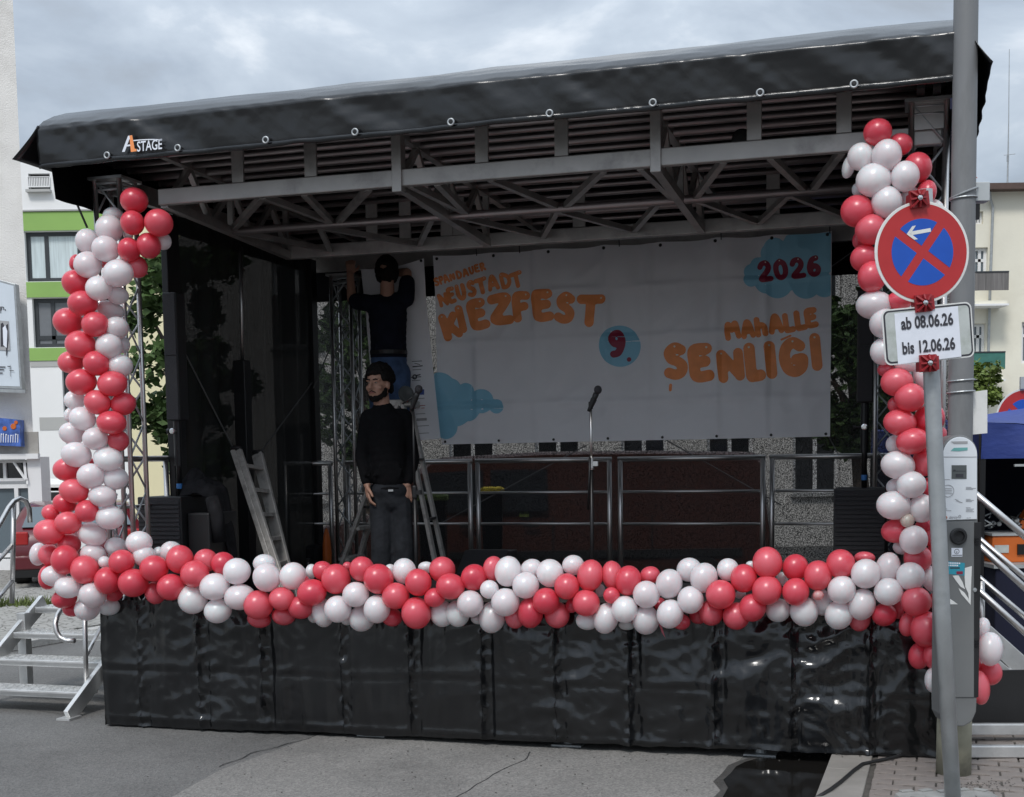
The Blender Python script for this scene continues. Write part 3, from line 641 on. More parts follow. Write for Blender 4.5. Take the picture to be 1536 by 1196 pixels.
for i in range(11):
    x = -10 + i*3.6; y0 = 652 + random.uniform(-2, 1); mb.add([on_y(x, 664, 20.29), on_y(x+1.1, 664, 20.29), on_y(x+1.4, y0, 20.29), on_y(x+.2, y0, 20.29)], [(0, 1, 2, 3)])
    if i % 2: mb.add([on_y(x+.2, y0, 20.288), on_y(x+2.6, y0+.4, 20.288), on_y(x+2.6, y0+2, 20.288), on_y(x+.2, y0+1.6, 20.288)], [(0, 1, 2, 3)])
mb.build('sign_lettering', 'paper', bs, recalc=False)
mb = MB()
for (x, y, r) in ((7, 643, .035), (20, 640, .045), (24, 634, .03)): mb.lathe(on_y(x, y, 20.295), (0, -1, 0), [(0, r), (.006, r*.9)], 14)
mb.build('sign_picture', 'caseorange', bs)
# yellow awning far left
aw = thing('awning', 'yellow awning with a white top far behind the left stair', 'awning', on_y(72, 737, 40))
a0, a1 = on_y(56, 731, 40), on_y(112, 731, 40)
MB().prism([a0, a1, on_y(112, 722, 41), on_y(56, 722, 41)], (0, .0, .08)).build('cover', 'white', aw)
MB().bb(on_y(56, 737, 40), a1).build('valance', 'yellow', aw)
MB().bb(on_y(62, 790, 42), on_y(64, 738, 42.05)).build('leg', 'steel', aw)
MB().bb(on_y(108, 790, 42), on_y(110, 738, 42.05)).build('leg', 'steel', aw)
MB().bb(on_y(56, 800, 44), on_y(114, 738, 44.2)).build('dark_rear_panel', 'black', aw)

for (x0, x1, yt, lab, lid) in ((626, 668, 742, 'dark waste bin with green lid behind the mesh, right beside the stepladder', 'leaflight'), (721, 754, 732, 'dark waste bin with yellow lid behind the mesh in front of the red van', 'yellow')):
    A, B = on_y(x0, yt, 12.9), on_y(x1, yt, 12.9); t = thing('waste_bin', lab, 'waste bin', ((A.x+B.x)/2, 13.1, 0), 'waste bins behind the stage')
    MB().prism([(A.x+.03, 12.92, .06), (B.x-.03, 12.92, .06), (B.x, 12.9, A.z-.06), (A.x, 12.9, A.z-.06)], (0, .42, 0)).build('body', 'blackmetal', t, bevel=.01)
    MB().prism([(A.x-.015, 12.88, A.z-.058), (B.x+.015, 12.88, A.z-.058), (B.x+.015, 12.88, A.z-.02), (B.x-.02, 12.9, A.z), (A.x+.02, 12.9, A.z), (A.x-.015, 12.88, A.z-.02)], (0, .46, 0)).build('lid', lid, t)
    for x in (A.x+.08, B.x-.08): MB().lathe((x, 13.28, .10), (1, 0, 0), [(-.03, .06), (-.03, .1), (.03, .1), (.03, .06)], 14).build('wheel', 'tyre', t)
# ------------------------------------------------------------------ trees
def tree(label, base, trunk_h, cc, rad, n, size, lm, group=None, blobs=26):
    base = Vector(base); cc = Vector(cc); t = thing('tree', label, 'tree', base, group)
    mb = MB(); top = cc.copy()
    mb.path([base, base.lerp(top, .35) + Vector((.1, 0, 0)), base.lerp(top, .7), top], [.16, .13, .09, .04], 8)
    for i in range(6):
        a = i*1.05; q = cc + Vector((math.cos(a)*rad[0]*.6, math.sin(a)*rad[1]*.6, random.uniform(-.3, .5)*rad[2]))
        s_ = base.lerp(top, random.uniform(.45, .8)); mb.path([s_, s_.lerp(q, .5) + Vector((0, 0, .2)), q], [.06, .04, .015], 6)
    mb.build('trunk', 'bark', t)
    c_ = MB(); cl = []
    for i in range(blobs):
        a = random.uniform(0, 2*PI); z = random.uniform(-1, 1); r = random.uniform(.3, .95)*math.sqrt(1-z*z*.8)
        cl.append((cc + Vector((math.cos(a)*rad[0]*r, math.sin(a)*rad[1]*r, z*rad[2]*.9)), random.uniform(.22, .42)))
    for i in range(n):
        c0, k = random.choice(cl); d = Vector((random.gauss(0, 1), random.gauss(0, 1), random.gauss(0, .8))); d = d.normalized()*random.uniform(.4, 1)*k*min(rad)
        p = c0 + d; a = Vector((random.gauss(0, 1), random.gauss(0, 1), random.gauss(0, .5))).normalized(); b_ = a.cross(Vector((random.gauss(0, 1), random.gauss(0, 1), random.gauss(0, 1)))).normalized(); s_ = size*random.uniform(.6, 1.3)
        c_.add([p - a*s_, p + b_*s_*.55, p + a*s_, p - b_*s_*.55], [(0, 1, 2, 3)])
    c_.build('crown', lm, t, recalc=False)
    return t
P = Vector((on_y(262, 500, 19).x, 19, 0))
tree('green street tree behind the left truss pillar and the black side curtain', P, 1.5, P + Vector((.2, .2, 3.2)), (1.0, .9, 1.75), 6500, .085, 'leafdark', blobs=34)
P = Vector((on_y(548, 560, 20).x, 20, 0))
tree('tree behind the rear mesh, half hidden by the hanging sponsor banner', P, 1.5, P + Vector((0, 0, 2.9)), (.9, .9, 1.4), 3000, .10, 'leafdark')
P = Vector((on_y(1285, 520, 20).x, 20, 0))
tree('tree behind the rear mesh to the right of the big banner', P, 1.5, P + Vector((0, 0, 2.9)), (1.1, .9, 1.3), 3500, .10, 'leafdark')
P = Vector((on_y(1466, 565, 33).x, 33, 0))
tree('light green tree top below the balconies of the cream house', P, 2, Vector((on_y(1466, 564, 33).x, 33, on_y(1466, 564, 33).z-.25)), (.58, .6, .62), 2600, .07, 'leaflight')

# ------------------------------------------------------------------ vehicles
def vehicle(name, label, cat, P, yaw, prof, width, paint, wheels, wr, windows_side, roof_z, belt_z, tumble=.16, rear=None):
    """prof: side outline (x, z) clockwise; x runs along the car, y across"""
    root = thing(name, label, cat, P); Rm = Matrix.Rotation(yaw, 3, 'Z'); P = Vector(P)
    X = lambda p: P + Rm @ Vector(p)
    def yy(z, s): 
        k = 0 if z < belt_z else (z-belt_z)/(roof_z-belt_z)
        return s*(width/2 - tumble*k - (.05 if z < .3 else 0))
    mb = MB(X); n = len(prof); rows = (-1, -.92, -.5, 0, .5, .92, 1)
    vs = []
    for r in rows:
        for (x, z) in prof:
            ins = .035 if abs(r) == 1 else 0
            cxp = sum(p[0] for p in prof)/n
            vs.append((x + (ins if x < cxp else -ins), yy(z, 1)*r, z - (ins if z > belt_z else 0)))
    fs = []
    for i in range(len(rows)-1):
        for k in range(n): fs.append((i*n+k, i*n+(k+1) % n, (i+1)*n+(k+1) % n, (i+1)*n+k))
    fs += [tuple(range(n)), tuple(range((len(rows)-1)*n, len(rows)*n))]
    mb.add(vs, fs); o = mb.build('body', paint, root); smooth_angle(o, 35)
    for wx in wheels:
        for s in (-1, 1):
            c = (wx, s*(width/2-.10), wr); m_ = MB(X); m_.lathe(c, (0, s, 0), [(-.1, wr*.6), (-.1, wr*.95), (-.05, wr), (.09, wr), (.12, wr*.93), (.12, wr*.64)], 22)
            w_ = m_.build('wheel', 'tyre', root, smooth=False)
            m2 = MB(X); m2.lathe(c, (0, s, 0), [(.09, wr*.64), (.11, wr*.6), (.095, wr*.2), (.12, wr*.14), (.12, 0.001)], 18); m2.build('rim', 'steel', w_)
    for s in (-1, 1):
        for win in windows_side:
            m_ = MB(X); m_.prism([(x, yy(z, s)+s*.004, z) for x, z in win], (0, s*.006, 0)); m_.build('side_window', 'glassdark', root)
    return root, X, yy
# red hatchback parked on the left, seen from behind
P = on_z(101, 884, .06)
prof = [(0, .24), (-.05, .42), (0, .66), (.10, .76), (.42, 1.06), (.9, 1.10), (2.0, 1.09), (2.75, .78), (3.75, .68), (4.0, .5), (4.02, .24)]
car, X, yy = vehicle('parked_car', 'dark red hatchback parked by the shop, seen from behind', 'car', P + Vector((0, .5, 0)), math.radians(107), prof, 1.68, 'carred', (.75, 3.2), .27,
    [[(.55, .79), (1.5, .78), (1.5, 1.04), (.62, 1.04)], [(1.56, .78), (2.55, .78), (1.98, 1.04), (1.56, 1.04)]], 1.10, .76)
MB(X).prism([(.115, -.70, .785), (.115, .70, .785), (.40, .60, 1.045), (.40, -.60, 1.045)], (-.02, 0, .01)).build('rear_window', 'glass', car)
for s in (-1, 1): MB(X).bb((-.03, s*.62, .56), (.06, s*.835, .74)).build('tail_lamp', 'lampred', car, bevel=.02)
MB(X).bb((-.055, -.83, .24), (-.10, .83, .42)).build('bumper', 'carred', car, bevel=.02)
MB(X).bb((-.10, -.82, .14), (.02, .82, .24)).build('bumper_skirt', 'tyre', car)
pl = MB(X).bb((-.065, -.26, .50), (-.03, .26, .61)).build('number_plate', 'white', car)
MB(X).bb((-.068, .20, .502), (-.06, .258, .608)).build('plate_band', 'signblue', pl)
m_ = MB(); put_text(m_, 'B', X((-.070, .17, .52)), X((0, -1, 0))-X((0, 0, 0)), (0, 0, 1), .07, .05, .02); m_.build('plate_lettering', 'inkdark', pl, recalc=False)
# red van behind the rear mesh
P = Vector((on_y(1156, 700, 14).x, 14.9, 0))
prof = [(0, .32), (-.05, .7), (.0, 1.1), (.05, 1.62), (.16, 1.71), (1.2, 1.74), (2.4, 1.745), (3.45, 1.70), (3.62, 1.66), (4.2, 1.10), (4.75, .98), (4.9, .7), (4.9, .32)]
van, X, yy = vehicle('parked_van', 'dark red van parked behind the stage, seen through the mesh', 'van', P, PI, prof, 1.8, 'vanred', (.75, 3.95), .32,
    [[(2.35, 1.12), (2.95, 1.12), (2.95, 1.56), (2.35, 1.56)], [(3.03, 1.12), (3.95, 1.12), (3.60, 1.54), (3.03, 1.56)]], 1.74, 1.05, tumble=.12)
for x in (1.25, 2.30, 2.99): MB(X).bb((x-.008, .899, .45), (x+.008, .904, 1.05)).build('panel_gap', 'tyre', van)
for x in (2.45, 3.12): MB(X).bb((x, .90, .95), (x+.16, .925, .985)).build('door_handle', 'tyre', van)
MB(X).bb((.3, .901, .62), (3.4, .925, .70)).build('side_trim', 'tyre', van)
m_ = MB(X); m_.bb((2.55, .86, 1.06), (2.65, .875, 1.2)); m_.build('paper_notice', 'leaflight', van)

# ================================================================== the stage
W_ST, DECK, TR = 5.08, .65, 3.05
stage = thing('mobile_stage', 'black mobile stage with aluminium truss pillars and a roof frame', 'stage', S((2.5, 1.5, 0)))
SM().bb((-.02, -.03, DECK-.03), (W_ST+.02, 3.3, DECK)).build('deck', 'deckply', stage)
m_ = SM()
for a, b_ in (((-.02, -.03), (W_ST+.02, .03)), ((-.02, 3.24), (W_ST+.02, 3.3)), ((-.02, .035), (.04, 3.235)), ((W_ST-.04, .035), (W_ST+.02, 3.235))): m_.bb((*a, DECK-.17), (*b_, DECK-.032))
m_.build('deck_frame', 'beam', stage)
for (x, y) in ((1127, 1157), (1395, 1152), (845, 1122), (540, 1112)):
    q = on_z(x, y, .012 if x < 1300 else .07) - OS; s_, t_ = q.dot(US), max(q.dot(VS), .06); z_ = .004 if x < 1300 else .062
    j = SM(); j.tube((s_, t_, z_), (s_, t_, DECK-.17), .019, 10); o = j.build('jack', 'steel', stage)
    j = SM(); j.bb((s_-.09, t_-.07, z_), (s_+.09, t_+.07, z_+.01)); j.build('foot_plate', 'steel', o)
    j = SM(); j.lathe((s_, t_, z_+.011), (0, 0, 1), [(0, .034), (.03, .034), (.035, .024), (.06, .024)], 14); j.build('collar', 'steel', o)
# axle, drawbar and wheels of the trailer under the deck
SM().bb((2.2, .5, .28), (2.32, 2.9, .36)).build('axle', 'blackmetal', stage)
SM().beam((2.05, .02, .06), (2.2, .35, .16), .05, .05).build('crank', 'steel', stage)
for t_ in (.55, 2.75):
    SM().lathe((2.26, t_, .31), (0, 1, 0), [(-.1, .15), (-.1, .29), (-.06, .31), (.06, .31), (.1, .29), (.1, .15)], 20).build('wheel', 'tyre', stage)
def truss_pillar(s0, t0, z0, z1, w=.174, r=.016, plate=True, lean=0.):
    f = lambda i, j, z: (s0 + i*w + lean*(z-z0), t0 + j*w, z)
    p = SM(); n = int((z1-z0)/.21); dz = (z1-z0)/n
    for k in range(n):
        za, zb = z0 + k*dz, z0 + (k+1)*dz; fl = k % 2
        for (A, B) in (((0, 0), (1, 0)), ((1, 0), (1, 1)), ((1, 1), (0, 1)), ((0, 1), (0, 0))):
            a, b_ = (A, B) if fl else (B, A); p.tube(f(*a, za), f(*b_, zb), .007, 6)
    for z in (z0+.05, z1-.06, z1-.02):
        for (A, B) in (((0, 0), (1, 0)), ((1, 0), (1, 1)), ((1, 1), (0, 1)), ((0, 1), (0, 0))): p.tube(f(*A, z), f(*B, z), .008, 6)
    o = p.build('truss_pillar', 'steel', stage, smooth=True)
    for i in (0, 1):
        for j in (0, 1): SM().tube(f(i, j, z0), f(i, j, z1), r, 12).build('chord', 'alu', o, smooth=False).data.polygons.foreach_set('use_smooth', [True]*14)
    if plate:
        SM().bb((s0-.035, t0-.03, z1+.001), (s0+w+.035, t0+w+.03, z1+.018)).build('head_plate', 'alu', o)
    return o
truss_pillar(0, 0, DECK, 3.46)
pr_ = truss_pillar(W_ST-.174, 0, DECK, 3.50)
SM().bb((W_ST-.165, -.005, 3.36), (W_ST+.0, .0, 3.50)).build('cover_plate', 'beam', pr_)
truss_pillar(.26, 2.95, DECK, 3.22, plate=True)
truss_pillar(W_ST-.42, 2.95, DECK, 3.22, plate=True)
# roof frame
def part(mb, nm, m, par=stage, **k): return mb.build(nm, m, par, **k)
part(SM().bb((.43, .02, 3.285), (W_ST-.02, .07, 3.383)), 'front_beam', 'beam', bevel=.006)
part(SM().bb((.43, 1.76, 3.19), (W_ST-.1, 1.82, 3.285)), 'rear_beam', 'beam', bevel=.006)
part(SM().tube((.45, .90, 3.258), (W_ST-.1, .92, 3.262), .026, 12), 'mid_tube', 'purlin', smooth=True)
for px_ in (352, 462, 720, 840, 1130, 1265):
    s_ = on_t(px_, 250, .0).x; part(SM().bb((s_-.04, .03, 3.384), (s_+.04, .05, 3.64)), 'hanger_strap', 'beam', bevel=.004)
for px_ in (594, 983):
    s_ = on_t(px_, 250, .0).x; part(SM().bb((s_-.03, .0, 3.25), (s_+.03, .08, 3.66)), 'joint_post', 'beam', bevel=.004)
for px_ in (672, 690, 560, 610, 870, 1160):
    s_ = on_t(px_, 370, 1.8).x; part(SM().bb((s_-.045, 1.77, 3.286), (s_+.045, 1.79, 3.60)), 'hanger_strap', 'beam', bevel=.004)
for s_ in (.457, 2.017, 3.542):                                  # girders running back
    part(SM().beam((s_, .05, 3.30), (s_, 1.78, 3.215), .05, .055), 'girder', 'beam')
    part(SM().beam((s_, .05, 3.60), (s_, 3.25, 3.52), .045, .05), 'girder_top', 'beam')
    g = SM(); ks = [.08, .36, .62, .92, 1.2, 1.5, 1.76]
    for i in range(len(ks)-1):
        za = 3.58 if i % 2 else 3.30; zb = 3.30 if i % 2 else 3.58
        g.beam((s_, ks[i], za-.03*ks[i]), (s_, ks[i+1], zb-.03*ks[i+1]), .035, .035)
    for k in (.9, 1.74): g.beam((s_, k, 3.28), (s_, k, 3.57), .03, .04)
    part(g, 'girder_lacing', 'beam')
for a, b_ in (((.457, .1), (.457, 1.7)),): pass
vs_ = [(470, 590), (640-40, 500), (735, 640), (735, 860), (875, 855), (875, 960), (1050, 960), (1190, 1215), (1290, 1220)]
zz = []                                                          # flat zigzag bracing between the front beam and the mid tube
for (xf, xb) in ((393, 350), (393, 497), (553, 508), (735, 838-4), (905, 850), (960, 1010), (1085, 1045), (1155, 1205), (1262, 1220), (655, 700), (615, 700), (455, 497)):
    a = on_t(xf, 290, .06); b_ = on_t(xb, 320, .90); g = SM(); g.beam((a.x, .07, 3.30), (b_.x, .895, 3.275), .038, .038); part(g, 'diagonal_brace', 'beam')
for (s0, s1) in ((.5, 1.1), (1.1, 1.9), (2.1, 2.75), (2.75, 3.4), (3.65, 4.2), (4.2, 4.8)):
    g = SM(); g.beam((s0, .93, 3.255), ((s0+s1)/2, 1.76, 3.235), .035, .035); g.beam(((s0+s1)/2, 1.76, 3.235), (s1, .93, 3.255), .035, .035); part(g, 'rear_brace', 'beam')
for i, t_ in enumerate((-.05, .07, .22, .38, .56, .76, 1.0, 1.25, 1.5, 1.75, 2.02, 2.3, 2.6, 2.9)):
    part(SM().tube((.0, t_, 3.60-.022*t_), (W_ST, t_, 3.60-.022*t_), .019 if i % 4 else .026, 10), 'purlin', 'purlin', smooth=True)
part(SM().bb((.43, -.02, 3.62), (W_ST, .02, 3.70)), 'eave_beam', 'beam')
part(SM().bb((.0, .2, 3.40), (.05, 3.2, 3.52)), 'side_beam', 'beam'); part(SM().bb((W_ST-.05, .2, 3.40), (W_ST, 3.2, 3.52)), 'side_beam', 'beam')
part(SM().bb((-.02, 3.2, 3.30), (W_ST, 3.26, 3.45)), 'back_beam', 'beam')
for s_ in (W_ST-.13, W_ST-.05): part(SM().lathe((s_, .0, 3.58), (1, 0, 0), [(-.02, .04), (-.02, .06), (.02, .06), (.02, .04)], 16), 'pulley', 'blackmetal')
m_ = SM(); q = on_t(1113, 209, .3); m_.lathe((q.x, .28, q.z), (0, -1, 0), [(-.05, .05), (0, .055), (.01, .045), (.012, .02)], 18); part(m_, 'spot_lamp_head', 'blackmetal')
# mast on the left side: bright tube sliding in a black tube
part(SM().tube((.07, 1.72, 2.45), (.07, 1.75, 3.30), .014, 10), 'mast_tube', 'alu', smooth=True)
part(SM().bb((.03, 1.64, DECK), (.13, 1.74, 2.45)), 'mast_sleeve', 'blackmetal', bevel=.008)
part(SM().bb((.0, .74, DECK), (.05, .90, 3.38)), 'corner_post', 'blackmetal', bevel=.006)
part(SM().bb((.0, 3.0, DECK), (.06, 3.1, 3.38)), 'corner_post', 'blackmetal'); part(SM().bb((W_ST-.06, 3.0, DECK), (W_ST, 3.1, 3.38)), 'corner_post', 'blackmetal')
for a, b_ in (((.03, .80, 2.62), (.06, 1.72, 1.62)), ((.06, 1.76, 1.62), (.04, 3.0, 2.35)), ((.05, 3.0, 2.3), (.4, 3.03, 3.05))): part(SM().tube(a, b_, .006, 6), 'guy_wire', 'rope')
for a, b_ in (((652, 790), (880, 668)), ((990, 655), (1172, 758)), ((1243, 655), (1262, 690)), ((1247, 400), (1290, 370))):
    A, B = on_t(*a, 3.04), on_t(*b_, 3.04); part(SM().tube(A, B, .005, 6), 'guy_wire', 'rope')

# roof tarpaulin
tarp = thing('roof_tarp', 'black pvc roof tarpaulin with ringed eyelets and printed logo on its front valance', 'tarpaulin', S((2.5, 1.5, 3.47)))
prof = [(-.375, 3.475), (-.380, 3.50), (-.384, 3.545), (-.388, 3.60), (-.392, 3.65), (-.398, 3.69), (-.385, 3.715), (-.33, 3.755), (-.22, 3.81), (-.10, 3.855), (.0, 3.885), (.35, 3.90), (1.2, 3.87), (2.2, 3.80), (3.40, 3.70)]
def tarp_pt(u, k):
    t_, z = prof[k]; s_ = -.12 + u*(W_ST+.22); z += .030*u*(1 if k < 6 else .6)
    if k <= 6:
        w_ = (k+1)/7
        t_ -= .020*nz(s_*1.6, z*2.2) + .012*nz(s_*4 + z*7, z*3, 4)*(1.2-w_*.4) + .016*abs(nz(s_*6.5 + z*9, z*1.6, 9))*w_
        if k == 0: z += .007*nz(s_*6, 0, 7)
    else:
        z += (.010*nz(s_*1.2, t_*3, 2) + .006*nz(s_*2.5 + t_*7, t_*4, 6)) * (1 if k < 12 else .4)
    return (s_, t_, z)
def tarp_interp(u, v):
    x = v*(len(prof)-1); k = min(int(x), len(prof)-2); f = x-k
    a, b_ = tarp_pt(u, k), tarp_pt(u, k+1); p = [a[i]*(1-f) + b_[i]*f for i in range(3)]
    if k < 6: p[1] -= .004*nz(p[0]*9, p[2]*5, 2) + .003*abs(nz(p[0]*18 + p[2]*22, p[2]*8, 5))
    else: p[2] += .0022*nz(p[0]*7 + p[1]*18, p[1]*9, 3)
    return p
tb = SM().grid(tarp_interp, 300, 56).build('cover', 'roofpvc', tarp, smooth=True, solid=.003, recalc=False)
# welded hem strip, standing a little proud
def hem(u, v):
    a = tarp_interp(u, v*.055); return (a[0], a[1] - .006 - .005*math.sin(v*PI) - .003*abs(nz(a[0]*26, 0, 3)), a[2] - .012*(1-v))
SM().grid(hem, 300, 4).build('hem', 'pvc', tarp, smooth=True, solid=.003, recalc=False)
def side_flap(sg, s0, out, name):                                # outer valance over the side
    def f(u, v):
        t_ = -.40 + u*3.8; z1_ = 3.715 + .1*min(1, (t_+.4)/.4) if t_ < 0 else 3.83 - .03*t_
        z = z1_*(1-v) + (3.515 + (.03 if sg > 0 else 0))*v
        return (s0 + sg*out*v**1.3 + sg*.012*nz(t_*5, z*4), t_ - .07*v*(1-min(1, u*8)), z)
    SM().grid(f, 60, 10).build(name, 'roofpvc', tarp, smooth=True, solid=.003, recalc=False)
side_flap(-1, -.115, .135, 'side_valance'); side_flap(1, W_ST+.095, .10, 'side_valance')
def inner(u, v):
    t_ = -.33 + u*3.6; zb = 3.305 - .015*nz(t_*3, 1); z = 3.62*(1-v) + zb*v; return (-.10 - .012*nz(t_*4, z*3, 3), t_ + .05*v*(1-u), z)
SM().grid(inner, 60, 10).build('inner_flap', 'roofin', tarp, smooth=True, solid=.003, recalc=False)
SM().grid(lambda u, v: (W_ST+.09, -.3 + u*3.6, 3.62 - .3*v), 40, 6).build('inner_flap', 'roofin', tarp, solid=.003, recalc=False)
SM().grid(lambda u, v: (-.16 + u*(W_ST+.28), 3.33 + .01*nz(u*20, v), 3.72 - .66*v), 60, 8).build('rear_flap', 'roofin', tarp, smooth=True, solid=.003, recalc=False)
SM().grid(lambda u, v: (-.05 + u*(W_ST+.1), -.2 + 3.5*v, 3.655 - .022*v*3), 4, 4).build('lining', 'roofin', tarp, recalc=False)
for (x, y) in ((160, 233), (266, 222), (398, 210), (532, 198), (676, 183), (824, 170), (979, 154), (1140, 139), (1281, 126)):
    q = on_t(x, y, -.415); m_ = SM(); m_.ring((q.x, -.412, q.z), (0, -1, 0), .0165, .0055, 20, 8); o = m_.build('eyelet', 'steel', tarp, smooth=True)
    SM().lathe((q.x, -.411, q.z), (0, -1, 0), [(0, .011), (.004, .010), (.005, 0.0001)], 12).build('turn_button', 'blackmetal', o)
q = on_s(90, 293, 0) if False else None
for (t_, z) in ((-.22, 3.36),): SM().ring((-.105, t_, z), (1, .2, 0), .024, .006, 20, 8).build('eyelet', 'alu', tarp, smooth=True)
A, B = (-.10, -.05, 3.31), on_t(131, 342, .02); SM().beam(A, B, .014, .006).build('strap', 'black', tarp)
# printed logo on the valance
def vp(x, y, lift=.0): 
    q = on_t(x, y, -.42 - lift); return Vector((q.x, -.42 - lift, q.z))
def poly(mb, pts, lift=.0): mb.add([vp(x, y, lift) for x, y in pts], [tuple(range(len(pts)))]); return mb
lg = poly(SM(), [(183, 228), (192, 204), (197.5, 203), (199, 209), (193.8, 209.5), (187, 228)])
poly(lg, [(190.5, 217.5), (197, 216.5), (198, 219), (189.7, 220)], .001)
n_ = 14; arc = [(198 + 45*i/n_, 213.5 - 5.2*math.sin((.30+.62*i/n_)*PI*.72)+ .4) for i in range(n_+1)]
for a, b_ in zip(arc, arc[1:]): poly(lg, [a, b_, (b_[0], b_[1]+1.6), (a[0], a[1]+1.6)])
put_text(lg, 'STAGE', vp(205.5, 227.5), vp(243, 223.4) - vp(205.5, 227.5), vp(206, 210) - vp(206, 228), (vp(206, 212.8)-vp(206, 227.5)).length, (vp(243, 223.4)-vp(205.5, 227.5)).length, .012)
lg.build('logo_lettering', 'paper', tarp, recalc=False)
poly(SM(), [(194.2, 203.6), (198.2, 203), (202, 223.6), (204.5, 223.3), (205, 227), (196.2, 228.2)], .002).build('logo_letter', 'orange', tarp, recalc=False)

# black skirt: panels between pressed folds
skirt = thing('stage_skirt', 'glossy black pvc skirt hanging round the stage edge down to the ground', 'skirt', S((2.5, -.07, 0)))
seams = [150, 212, 302, 397, 516, 618, 726, 836, 946, 1072, 1188, 1304, 1407]
ss = [on_t(x, 1030, -.07).x for x in seams]; ss[0] = -.045; ss[-1] = W_ST+.02
def skirt_d(s_, z):
    d = .034*nz(s_*1.2, z*.9, 1) + .010*nz(s_*3.6 + z*.6, z*1.1 - s_*.4, 5)
    m = .12 + max(0, nz(s_*1.0, z*1.2, 21)) + .25*max(0, (s_-2.4)/2.7)       # creased only in places
    d += .016*m*(1-abs(nz(s_*5.2 + 1.2*z, z*1.6 - s_*.7, 8))*2.4) + .020*m*(1-abs(nz(s_*2.6 - z*3.5, z*4.2 + s_*1.2, 3))*2.6) + .0022*m*(1-abs(nz(s_*15 + z*6, z*14 - s_*4, 13))*2.4)
    d += .015*(1-abs(nz(s_*6.5 + .25*z, z*.55, 31))*2.6) + .008*(1-abs(nz(s_*13 - .3*z, z*1.1, 37))*2.6)*(.5 + nz(s_*1.7, z*2, 41))
    m2 = max(0, .12 + .9*nz(s_*.9, 7.3, 2) + .42*max(0, min(1, (s_-2.5)/.8)))
    d += .034*m2*nz(s_*2.4 + z*.8, z*3.1 - s_*.5, 17) + .012*m2*(1-abs(nz(s_*5.5 - z*4, z*5.5 + s_*1.6, 23))*3) + .006*m2*(1-abs(nz(s_*12 + z*9, z*12 - s_*3, 29))*3)
    fz = .38 + .025*nz(s_*1.5, 0, 2); fk = .5 + nz(s_*2.3, 4, 4)
    d += -.007*fk*math.exp(-((z-fz)/.016)**2) + .007*fk*math.exp(-((z-fz-.035)/.025)**2)
    d += .006*math.exp(-((z-.07)/.016)**2)
    for k, a in enumerate(ss[1:-1]):
        w_ = .009 + .004*nz(k*3.3, z*4, 2); amp = .022 + .016*nz(k*1.9, z*5, 5)
        d += .013*math.exp(-((s_-a)/.038)**2)*(1-abs(nz(s_*24 + k, z*13, k*3.))*3)
        d += amp*math.exp(-((s_-a-.012*nz(k*5., z*5))/w_)**2) - .012*math.exp(-((s_-a-.045)/.02)**2)
    return d
for k in range(12):
    a, b_ = ss[k], ss[k+1]
    def sk(u, v, a=a, b_=b_):
        s_ = a + (b_-a)*u; z0 = .012 + .058*max(0, s_/W_ST)**1.2 + .012*nz(s_*3, 3) + .006*nz(s_*11, 5); z = z0 + (.82+.07*max(0, s_)/W_ST-z0)*v
        bulge = .035*math.sin(PI*min(1, max(0, v)))
        return (s_, -.055 - bulge*.4 - skirt_d(s_, z), z)
    n_ = max(16, int((b_-a)/.011)); SM().grid(sk, n_, 62).build('skirt_panel', 'pvc', skirt, smooth=True, recalc=False)
def skl(u, v): t_ = -.055 + u*3.3; z = .006 + .81*v; return (-.045 - .02*nz(t_*3, z*3, 9) - .012*abs(nz(t_*9, z*9)) , t_ - (skirt_d(-.045, z) if u == 0 else 0), z)
SM().grid(skl, 120, 30).build('skirt_panel', 'pvc', skirt, smooth=True, recalc=False)
def skr(u, v): t_ = -.055 + u*3.3; z = .065 + .635*v; return (W_ST+.02 + .02*nz(t_*3, z*3, 9), t_ - (skirt_d(W_ST+.02, z) if u == 0 else 0), z)
SM().grid(skr, 120, 30).build('skirt_panel', 'pvc', skirt, smooth=True, recalc=False)

# mesh curtains
rear = tag(SM().grid(lambda u, v: (-.5 + u*(W_ST+.62), 3.36 + .02*nz(u*30, v*3) , .3 + v*2.85), 90, 12).build('mesh_curtain', 'gauze', smooth=True, recalc=False),
    'see-through black mesh curtain across the back of the stage, behind the banners', 'curtain')
def sc(u, v): t_ = .86 + u*2.2; return (.02 + .016*math.sin(t_*24) + .02*nz(t_*6, v*2), t_, .62 + v*2.85)
side = tag(SM().grid(sc, 140, 14).build('mesh_curtain', 'sidegauze', smooth=True, recalc=False), 'dark folded mesh curtain along the left side of the stage', 'curtain')
def sc2(u, v): t_ = .55 + u*2.6; return (W_ST-.02 + .016*math.sin(t_*24), t_, .62 + v*2.85)
tag(SM().grid(sc2, 140, 14).build('mesh_curtain', 'sidegauze', smooth=True, recalc=False), 'dark mesh curtain along the right side of the stage behind the balloon column', 'curtain')

# guard rails along the back
def rail(label, s0, s1, t_=3.0, z1=1.665, axis='s', group='guard rails at the back of the stage'):
    P = (lambda a, z: (a, t_, z)) if axis == 's' else (lambda a, z: (t_, a, z))
    r = thing('guard_rail', label, 'railing', S(P((s0+s1)/2, DECK)), group)
    for a in (s0+.02, s1-.02): SM().tube(P(a, DECK), P(a, z1-.001), .019, 12).build('post', 'alu', r, smooth=True)
    SM().path([P(s0-.0, z1), P(s1+.0, z1)], .020, 12).build('top_bar', 'alu', r, smooth=True)
    for z in (1.405, 1.15): SM().tube(P(s0+.04, z), P(s1-.04, z), .011, 10).build('bar', 'alu', r, smooth=True)
sx = lambda x: on_t(x, 760, 3.0).x
rail('guard rail section behind the stepladder, at the left end of the back row', sx(520), sx(709))
rail('guard rail section under the left half of the big banner, behind the chrome mic stand', sx(714), sx(918))
